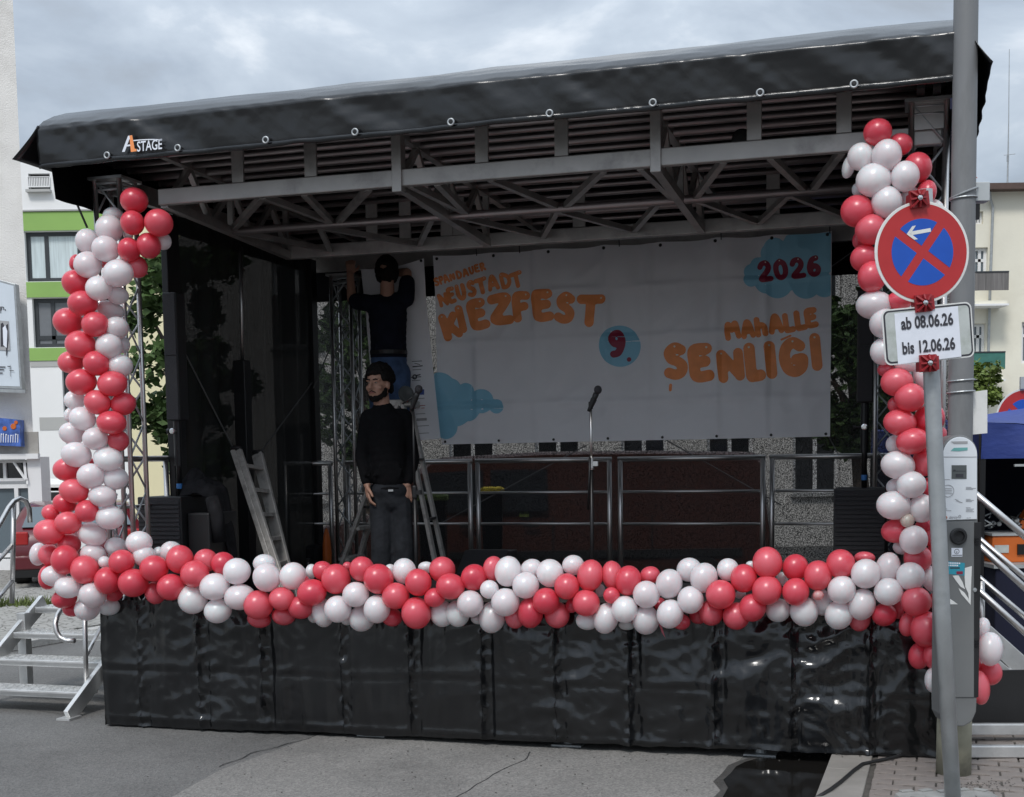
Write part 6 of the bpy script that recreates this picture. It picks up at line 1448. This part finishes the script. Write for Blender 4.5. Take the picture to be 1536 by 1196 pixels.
gz = thing('gazebo', 'blue folding gazebo tent with navy side walls at the right edge', 'tent', (5.0, 11.2, 0))
gx0, gx1, gy0, gy1, ze, zt = 3.50, 6.50, 9.9, 12.9, 1.90, 2.12
cxg, cyg = (gx0+gx1)/2, (gy0+gy1)/2
corners = [(gx0, gy0), (gx1, gy0), (gx1, gy1), (gx0, gy1)]
for k in range(4):
    a, b_ = corners[k], corners[(k+1) % 4]
    def can(u, v, a=a, b_=b_):
        x = a[0]*(1-u)+b_[0]*u; y = a[1]*(1-u)+b_[1]*u; x = x*(1-v)+cxg*v; y = y*(1-v)+cyg*v
        return (x, y, ze + (zt-ze)*v - .07*math.sin(PI*u)*(1-v)*.8 - .05*math.sin(PI*v)*math.sin(PI*u) + .012*nz(x*5, y*5))
    MB().grid(can, 24, 14).build('canopy', 'gazebo', gz, smooth=True, recalc=False)
    def val(u, v, a=a, b_=b_):
        x = a[0]*(1-u)+b_[0]*u; y = a[1]*(1-u)+b_[1]*u; w_ = .02*math.sin(u*40)*v + .015*nz(x*6, y*6, v*2)
        return (x*1 + (w_ if k % 2 else 0), y + (0 if k % 2 else w_), ze - .056*math.sin(PI*u)*(1-v) - .27*v)
    MB().grid(val, 60, 6).build('valance', 'gazebo', gz, smooth=True, recalc=False)
for (x, y) in corners:
    MB().bb((x+.02*(1 if x < cxg else -1)-.02, y+.03-.02, 0.06), (x+.02*(1 if x < cxg else -1)+.02, y+.03+.02, ze-.02)).build('leg', 'blackmetal', gz)
def nw(u, v): return (gx0+.06+u*(gx1-gx0-.1), gy1-.06 + .03*math.sin(u*30), .1+v*1.75)
MB().grid(nw, 60, 4).build('side_wall', 'gazebonavy', gz, smooth=True, recalc=False)
def nw2(u, v): return (gx1-.06 + .03*math.sin(u*30), gy0+u*(gy1-gy0), .1+v*1.75)
MB().grid(nw2, 60, 4).build('side_wall', 'gazebonavy', gz, smooth=True, recalc=False)
def nw3(u, v): return (gx0+.06 + .03*math.sin(u*30), gy0+.4+u*(gy1-gy0-.5), .1+v*1.75)
MB().grid(nw3, 60, 4).build('side_wall', 'gazebonavy', gz, smooth=True, recalc=False)
MB().bb(Y(1522, 700, 9.84), Y(1560, 696, 9.86)).build('valance_clip', 'signback', gz)
tb_ = thing('trade_table', 'dark cloth covered table under the blue gazebo', 'table', (4.6, 10.3, .06))
MB().bb((3.66, 10.0, .062), (5.6, 10.7, .80)).build('cloth', 'gazebonavy', tb_, bevel=.01)
MB().bb((3.64, 9.98, .802), (5.62, 10.72, .83)).build('tabletop', 'signback', tb_)
cs = thing('tool_case', 'orange machine case with a grey label on the table under the gazebo', 'case', Y(1515, 966, 10.2))
p0_, p1_ = Y(1483, 964, 10.2), Y(1600, 922, 10.2); zb_ = max(.832, p0_.z)
MB().bb((p0_.x, 10.16, zb_), (p1_.x, 10.55, zb_+.205)).build('body', 'caseorange', cs, bevel=.008)
MB().bb((p0_.x-.006, 10.15, zb_+.206), (p1_.x, 10.56, zb_+.225)).build('lid', 'signback', cs)
MB().bb((p0_.x+.015, 10.153, zb_+.075), (p0_.x+.125, 10.158, zb_+.135)).build('maker_plate', 'signgrey', cs)
MB().bb((p0_.x+.19, 10.145, zb_+.06), (p0_.x+.32, 10.158, zb_+.14)).build('latch', 'blackmetal', cs)
MB().bb((p0_.x-.01, 10.15, zb_-.012), (p1_.x, 10.56, zb_-.001)).build('base_strip', 'signback', cs)
mc = thing('machine_parts', 'tangle of dark metal fittings and hoses lying on the orange case', 'fittings', (p0_.x+.3, 10.35, zb_+.23)); random.seed(5)
for i in range(34):
    x = p0_.x + random.uniform(0, .5); y = 10.2+random.uniform(0, .3); z = zb_+.235+random.uniform(0, .1)
    if i % 3: MB().path([(x, y, z), (x+random.uniform(-.06, .06), y, z+random.uniform(0, .05)), (x+random.uniform(-.1, .1), y+.03, z-.005)], .007, 6).build('hose', 'blackmetal' if i % 2 else 'steel', mc)
    else: MB().lathe((x, y, z), (random.uniform(-1, 1), -1, random.uniform(-.5, .5)), [(0, .018), (.03, .018), (.03, .011), (.05, .011)], 10).build('coupling', 'steel', mc)
MB().prism([(p0_.x+.24, 10.3, zb_+.25), (p0_.x+.5, 10.3, zb_+.25), (p0_.x+.5, 10.3, zb_+.42), (p0_.x+.33, 10.3, zb_+.40)], (0, .1, 0)).build('cover', 'caseorange', mc)

# ------------------------------------------------------------------ no stopping signs
def frame_at(c, yaw_, tilt):
    """right / up / normal of a plate whose face looks along the normal"""
    n_ = Vector((math.sin(yaw_), -math.cos(yaw_), 0)); r_ = Vector((math.cos(yaw_), math.sin(yaw_), 0)); u_ = Vector((0, 0, 1))
    ca, sa = math.cos(tilt), math.sin(tilt); return r_*ca + u_*sa, u_*ca - r_*sa, n_
def stop_sign(root, c, r, yaw_, tilt, arrow):
    rt, up, n_ = frame_at(c, yaw_, tilt); Q = lambda x, y, l=0.: c + rt*x + up*y + n_*l
    disc = MB().lathe(c, n_, [(-.004, r*.985), (-.004, r), (.0, r), (.0005, r*.985)], 56).build('sign_plate', 'signwhite', root)
    MB().lathe(c, -n_, [(.0045, r*.98), (.0055, r*.97)], 40).build('back', 'signback', disc)
    ro, ri, hw = r*.945, r*.655, r*.088
    m_ = MB(); nn = 64; m_.add([Q(ro*math.cos(2*PI*i/nn), ro*math.sin(2*PI*i/nn), .0022) for i in range(nn)], [tuple(range(nn))]); m_.build('red_field', 'signred', disc, recalc=False)
    for k in range(4):
        th = PI/2*k + PI/4*0; a0_ = math.asin(hw/ri); pts_ = [(hw, hw)] + [(ri*math.cos(a), ri*math.sin(a)) for a in [a0_ + (PI/2-2*a0_)*i/14 for i in range(15)]]
        ang = PI/4 + PI/2*k; rot_ = [(x*math.cos(ang)-y*math.sin(ang), x*math.sin(ang)+y*math.cos(ang)) for x, y in pts_]
        MB().add([Q(x, y, .0032) for x, y in rot_], [tuple(range(len(rot_)))]).build('blue_field', 'signblue', disc, recalc=False)
    if arrow:
        m_ = MB(); cy_ = r*.40; w_ = r*.036
        m_.add([Q(-r*.20, cy_-w_, .0042), Q(r*.24, cy_-w_, .0042), Q(r*.24, cy_+w_, .0042), Q(-r*.20, cy_+w_, .0042)], [(0, 1, 2, 3)])
        for s_ in (-1, 1): m_.add([Q(-r*.28, cy_+s_*0.0, .0044+.0002*s_), Q(-r*.19, cy_, .0044+.0002*s_), Q(-r*.06, cy_+s_*r*.135, .0044+.0002*s_), Q(-r*.135, cy_+s_*r*.135, .0044+.0002*s_)], [(0, 1, 2, 3)])
        m_.build('arrow', 'signwhite', disc, recalc=False)
    return Q
SY = 5.72
foot = on_y(1434.5, 1245, SY); foot.z = .06; ptop = on_y(1386, 285, SY+.035); pdir = (ptop-Vector((foot.x, SY+.035, .06)))
sg = thing('no_stopping_sign', 'round red and blue no stopping sign with left arrow and date plate on leaning post', 'sign', (foot.x, SY+.035, .06))
pb = Vector((foot.x, SY+.035, .09))
MB().path([pb, pb.lerp(ptop, .35) + Vector((-.008, 0, 0)), pb.lerp(ptop, .7) + Vector((-.006, 0, 0)), ptop], .0345, 20).build('post', 'steel', sg, smooth=True)
c = on_y(1383.3, 378.5, SY-.03); stop_sign(sg, c, .2115, math.radians(9), math.radians(10), True)
rt, up, n_ = frame_at(c, math.radians(7), math.radians(5.2)); pc = on_y(1392.5, 500.5, SY-.03); Q = lambda x, y, l=0.: pc + rt*x + up*y + n_*l
def rrect(w_, h_, r, l, k=6):
    o = []
    for cx_, cy_, a0_ in ((w_-r, h_-r, 0), (-w_+r, h_-r, PI/2), (-w_+r, -h_+r, PI), (w_-r, -h_+r, 1.5*PI)):
        o += [Q(cx_+r*math.cos(a0_+PI/2*i/k), cy_+r*math.sin(a0_+PI/2*i/k), l) for i in range(k+1)]
    return o
pw_, ph_ = .1995, .1165
plate = MB().prism(rrect(pw_, ph_, .028, -.004), n_*.004).build('date_plate', 'signwhite', sg)
MB().add(rrect(pw_-.006, ph_-.006, .024, .001), [tuple(range(28))]).build('black_border', 'inkdark', plate, recalc=False)
MB().add(rrect(pw_-.0135, ph_-.0135, .018, .002), [tuple(range(28))]).build('plate_field', 'signgrey', plate, recalc=False)
def sheetq(u, v): x = -.145 + u*.283; y = -.1135 + v*.213; return Q(x, y + .006*(u-.5), .0032 + .0012*abs(nz(x*18+y*9, y*14, 2)) + .0008*nz(x*40, y*40))
MB().grid(sheetq, 24, 18).build('paper', 'paper', plate, smooth=True, recalc=False)
m_ = MB(); put_text(m_, 'ab 08.06.26', Q(-.120, .028, .0060), rt, up, .048, .232, .030); m_.build('lettering', 'inkdark', plate, recalc=False); m_ = MB(); put_text(m_, 'bis 12.06.26', Q(-.122, -.075, .0060), rt, up, .048, .235, .030); m_.build('lettering', 'inkdark', plate, recalc=False)
def clamp(x, y, rot_, big=.036):
    cc = on_y(x, y, SY-.05); r2, u2, n2 = frame_at(cc, math.radians(9), rot_); h_ = big
    m_ = MB(); m_.prism([cc + r2*a*h_ + u2*b_*h_ + n2*-.012 for a, b_ in ((-1, -1), (1, -1), (1, 1), (-1, 1))], n2*.012)
    for i in range(8):
        a = i*PI/4; d = r2*math.cos(a) + u2*math.sin(a); k = h_*(1.3 if i % 2 else 1.0); m_.beam(cc + d*.012 + n2*.014, cc + d*k*.93 + n2*.003, .007, .018, up=n2)
    m_.beam(cc + r2*h_*1.15 + n2*-.02 - u2*h_*.8, cc + r2*h_*1.15 + n2*-.02 + u2*h_*.8, .02, .03, up=n2)
    o = m_.build('clamp', 'clampred', sg); MB().lathe(cc, n2, [(.0, .012), (.02, .012), (.024, .009), (.026, .0001)], 12).build('bolt', 'chrome', o)
    MB().bb(cc + Vector((-.02, .03, -.03)), cc + Vector((.02, .11, .03))).build('bracket', 'clampred', o)
clamp(1377.5, 298, math.radians(8)); clamp(1385.5, 455, math.radians(6)); clamp(1392.5, 545, math.radians(3))
bp = thing('sign_foot', 'grey recycled rubber foot block at the bottom of the leaning sign post', 'foot block', (foot.x, 5.75, .06))
m_ = MB(); m_.prism([(foot.x-.20, 5.45, .062), (foot.x+.26, 5.45, .062), (foot.x+.26, 6.02, .062), (foot.x-.20, 6.02, .062)], (0, 0, .075)); m_.build('block', 'rubber', bp, bevel=.03)
for (dx, dy) in ((-.14, .24), (-.05, .25), (.03, .23), (.12, .25), (.2, .24), (-.12, .13), (.17, .12), (.1, .05)): MB().box((foot.x+dx, 5.75+dy, .139), (.06, .035, .008), rz=random.uniform(-.8, .8)).build('stud', 'rubber', bp)
sg2 = thing('no_stopping_sign', 'second round no stopping sign rising behind the blue gazebo at the right edge', 'sign', (on_y(1537, 628, 13.4).x, 13.45, .06))
c2 = on_y(1537, 629, 13.4); stop_sign(sg2, c2, .305, math.radians(6), math.radians(4), False)
MB().tube((c2.x, 13.45, .06), (c2.x, 13.45, c2.z+.35), .03, 12).build('post', 'steel', sg2, smooth=True)
MB().bb((c2.x-.06, 13.36, c2.z+.30), (c2.x+.06, 13.40, c2.z+.42)).build('clamp', 'signback', sg2)

# ------------------------------------------------------------------ lamp post with charging unit
LY = 6.66
lb_ = on_y(1430, 1178, LY); lt = on_y(1449.5, -30, LY); lc = on_y(1440.5, 640, LY); b0 = Vector((lb_.x, LY, .05))
lp_ = thing('lamp_post', 'tall grey lamp post with stained base and a charging box strapped to it', 'lamp post', b0)
d = (lt-lc).normalized(); low = lc - d*(lc.z-.40)/d.z; low.x = on_y(1431.5, 1085, LY).x
MB().path([Vector((low.x, LY, .38)), lc, lt, lt + (lt-lc)*.6], [.062, .060, .058, .055], 28).build('shaft', 'lamppost', lp_, smooth=True)
MB().path([b0, Vector((low.x, LY, .30)), Vector((low.x, LY, .39)), Vector((low.x, LY, .42))], [.087, .086, .084, .063], 28).build('post_base', 'postbase', lp_, smooth=True)
for (ya, yb, r) in ((290, 281, .066), (298, 296, .064), (571, 569, .064), (588, 586, .066)):
    A = lc + d*((on_y(1445, ya, LY).z - lc.z)/d.z)
    pts_ = [Vector((A.x + r*math.cos(a), LY + r*math.sin(a), A.z + (.025 if ya < 292 else .004)*math.cos(a))) for a in [2*PI*i/26 for i in range(27)]]
    MB().path(pts_, .0045, 6).build('strap', 'steel', lp_)
for (x0, x1, y0, y1) in ((1464, 1476, 273, 306),): MB().bb(on_y(x0, y0, LY-.02), on_y(x1, y1, LY+.06)).build('bracket_box', 'signback', lp_, bevel=.003)
o = MB().prism([on_y(1459, 588, LY+.02), on_y(1481, 585, LY+.02), on_y(1481, 650, LY+.02), on_y(1459, 652, LY+.02)], (.004, .012, 0)).build('rear_plate', 'signwhite', lp_)
MB().bb(on_y(1464, 306, LY-.005), on_y(1467, 330, LY+.02)).build('strap_tail', 'blackmetal', lp_)
# charging box: rounded top, white front panel above, grey door below, tapered bottom
CYf = 6.46
def cp_(x, y, l=0.):
    p = on_y(x, y, CYf); return Vector((p.x, CYf - l, p.z))
cxm = 1439.8; arcp = [(1439.3 + 27.2*math.cos(PI*i/16), 681 - 28.5*math.sin(PI*i/16)) for i in range(17)]
outl = arcp + [(1412.3, 760), (1412.0, 860), (1411.5, 960), (1410.5, 1050), (1411, 1072), (1417, 1084), (1428, 1090), (1446, 1090), (1458, 1083), (1464.5, 1068), (1465.5, 1050), (1467, 960), (1467, 800)]
bx = MB().prism([cp_(x, y) for x, y in outl], (0, .145, 0)).build('charging_box', 'charger', lp_, bevel=.006)
arcq = [(1439.6 + 25.4*math.cos(PI*i/16), 682.5 - 27.0*math.sin(PI*i/16)) for i in range(17)]
wpnl = MB().prism([cp_(x, y, .001) for x, y in arcq + [(1414.5, 740), (1416.5, 780.5), (1464.8, 779), (1465, 720)]], (0, -.006, 0)).build('white_panel', 'panelwhite', bx, bevel=.002)
def cq(mb, pts, l): mb.add([cp_(x, y, l) for x, y in pts], [tuple(range(len(pts)))]); return mb
def crect(mb, x0, y0, x1, y1, l): return cq(mb, [(x0, y1), (x1, y1), (x1, y0), (x0, y0)], l)
crect(MB(), 1414.5, 685.2, 1464, 686.2, .0085).build('panel_seam', 'inkgrey', wpnl, recalc=False)
crect(MB(), 1426.5, 698, 1449, 718.5, .009).build('display', 'screen', wpnl, recalc=False)
m_ = MB(); crect(m_, 1432.5, 711, 1444, 716, .0105); crect(m_, 1428, 706.5, 1448, 707.2, .0105); cq(m_, [(1428.5, 705.8), (1431, 704.5), (1433, 705.8), (1430, 707)], .0107); m_.build('display_segment', 'inkdark', wpnl, recalc=False)
cq(MB(), [(1425.5, 662.5), (1450.5, 662), (1450.5, 665.8), (1430, 666)], .009).build('arrow_mark', 'inkgrey', wpnl, recalc=False); cq(MB(), [(1425.2, 676.5), (1430, 672), (1450.5, 671.5), (1450.5, 675.5), (1438, 677)], .009).build('arrow_mark', 'teal', wpnl, recalc=False)
m_ = MB()
for (x0, y0, x1) in ((1448, 731, 1456), (1448, 732.6, 1463), (1448, 734.2, 1459), (1448, 749, 1455), (1448, 750.6, 1460), (1448, 752.2, 1457), (1448, 761.5, 1455), (1448, 763.5, 1460), (1448, 765.5, 1458), (1448, 767.5, 1460), (1417, 763.5, 1420), (1417, 766, 1426), (1415.5, 719.5, 1424), (1449, 777, 1452), (1453, 776.5, 1455), (1414.5, 733, 1427), (1415, 735.5, 1427), (1415, 738, 1427), (1414.5, 740.5, 1428)): crect(m_, x0, y0-.35, x1, y0+.45, .009)
m_.ring(cp_(1421, 736.5, .009), (0, -1, 0), .029, .0012, 26, 6)
put_text(m_, 'ubitricity', cp_(1422.5, 778.2, .009), (1, 0, 0), (0, 0, 1), .014, .043, .01); m_.ring(cp_(1438.5, 774.8, .009), (0, -1, 0), .0062, .0013, 12, 6)
for pts_ in ([(1431.5, 748.5), (1437, 750.5), (1436.6, 751.3), (1431.2, 749.3)], [(1437, 752), (1443, 753.8), (1442.6, 754.7), (1436.6, 752.9)], [(1433, 750.6), (1438, 752.5), (1437.8, 753.2), (1432.7, 751.3)]): cq(m_, pts_, .0092)
m_.build('panel_print', 'inkgrey', wpnl, recalc=False)
MB().ring(cp_(1417.5, 776.5, .009), (0, -1, 0), .0065, .002, 14, 6).build('panel_mark', 'caseorange', wpnl)
dr = MB().prism([cp_(x, y, .0005) for x, y in ((1415.5, 783), (1460.5, 782), (1460.5, 1046), (1412.8, 1046))], (0, -.005, 0)).build('door', 'charger', bx, bevel=.002)
MB().lathe(cp_(1436.5, 804.5, .005), (0, -1, 0), [(0, .041), (.012, .041), (.018, .036), (.018, .027), (.006, .025), (.004, .0001)], 30).build('socket', 'black', dr, smooth=False)
st_ = crect(MB(), 1426.5, 822, 1443, 835, .0065).build('socket_label', 'paper', dr, recalc=False)
m_ = MB(); m_.ring(cp_(1434.5, 827.3, .0072), (0, -1, 0), .0115, .0011, 18, 6); put_text(m_, 'c', cp_(1433.3, 829.2, .0078), (1, 0, 0), (0, 0, 1), .010, .007, .01); crect(m_, 1427.5, 832.4, 1442.5, 833.4, .0075); m_.build('label_print', 'inkdark', dr, recalc=False)
cq(MB(), [(1420, 842), (1446.5, 844.5), (1446, 863.5), (1421.5, 861)], .0066).build('sticker', 'sticker', dr, recalc=False)
m_ = MB()
for (x0, x1, y) in ((1421, 1443, 844.6), (1421, 1440, 848.0)):
    for k in range(int((x1-x0)/3.2)): crect(m_, x0+k*3.2, y-1.1+.3*k*.3, x0+k*3.2+2.5, y+1.1+.3*k*.3, .0076)
m_.build('sticker_print', 'paper', dr, recalc=False); crect(MB(), 1434, 857, 1443.5, 861.5, .0076).build('sticker_print', 'maroon', dr, recalc=False); m_ = MB(); crect(m_, 1424, 851, 1439, 853, .0076); m_.build('sticker_print', 'inkdark', dr, recalc=False)
for pts_ in ([(1428, 863.5), (1437, 863), (1443, 873), (1447, 884), (1440, 880), (1433, 871)], [(1446.5, 852), (1457, 849), (1456, 872), (1455, 908), (1453, 903), (1451.5, 890), (1447, 880), (1446, 866)], [(1437, 882), (1446, 889), (1452, 898), (1454, 906), (1448, 899), (1441, 891)], [(1424, 898), (1430, 902), (1436, 906.5), (1424, 906.5)]):
    m_ = cq(MB(), pts_, .0067 + .0002*len(pts_)).build('torn_sticker', 'signwhite', dr, recalc=False)
MB().bb(cp_(1461.5, 784, -.01), cp_(1467.3, 1046, .003)).build('door_gap', 'black', bx)
for y in (812, 965): 
    for dy in (-4, 0, 4): MB().bb(cp_(1461.8, y+dy-1.3, .001), cp_(1467.5, y+dy+1.3, .009)).build('hinge', 'blackmetal', bx)
MB().lathe(cp_(1461.5, 885, .004), (0, -1, 0), [(0, .011), (.006, .010), (.007, .0001)], 12).build('lock', 'steel', bx)
# cable lying on the right pavement
cb = [on_z(x, y, z) for x, y, z in ((1405, 1118, .075), (1340, 1136, .07), (1294, 1146, .07), (1280, 1156, .07), (1262, 1172, .07), (1246, 1184, .07), (1233, 1192, .065), (1226, 1196, .055), (1205, 1210, .012), (1150, 1230, .012))]
fine = []
for a, b_ in zip(cb, cb[1:]): fine += [a.lerp(b_, i/4) for i in range(4)]
tag(MB().path(fine, .009, 8).build('cable', 'black', smooth=True), 'black cable running over the right kerb and pavement', 'cable')

random.seed(21); mb = MB()
for i in range(420):
    k = random.random()
    x, y = (random.gauss(1210, 60), random.gauss(1128, 7)) if k < .35 else (random.uniform(180, 1080), random.uniform(1105, 1190)) if k < .75 else (random.gauss(1470, 30), random.gauss(1178, 5))
    p = on_z(x, y, .065 if x > 1235 else .006); r_ = random.uniform(.0015, .0045); a = random.uniform(0, PI)
    mb.box(p + Vector((0, 0, r_*.3)), (r_*2, r_*1.3, r_*.7), rz=a)
tag(mb.build('grit', 'sand', recalc=False), kind='stuff')
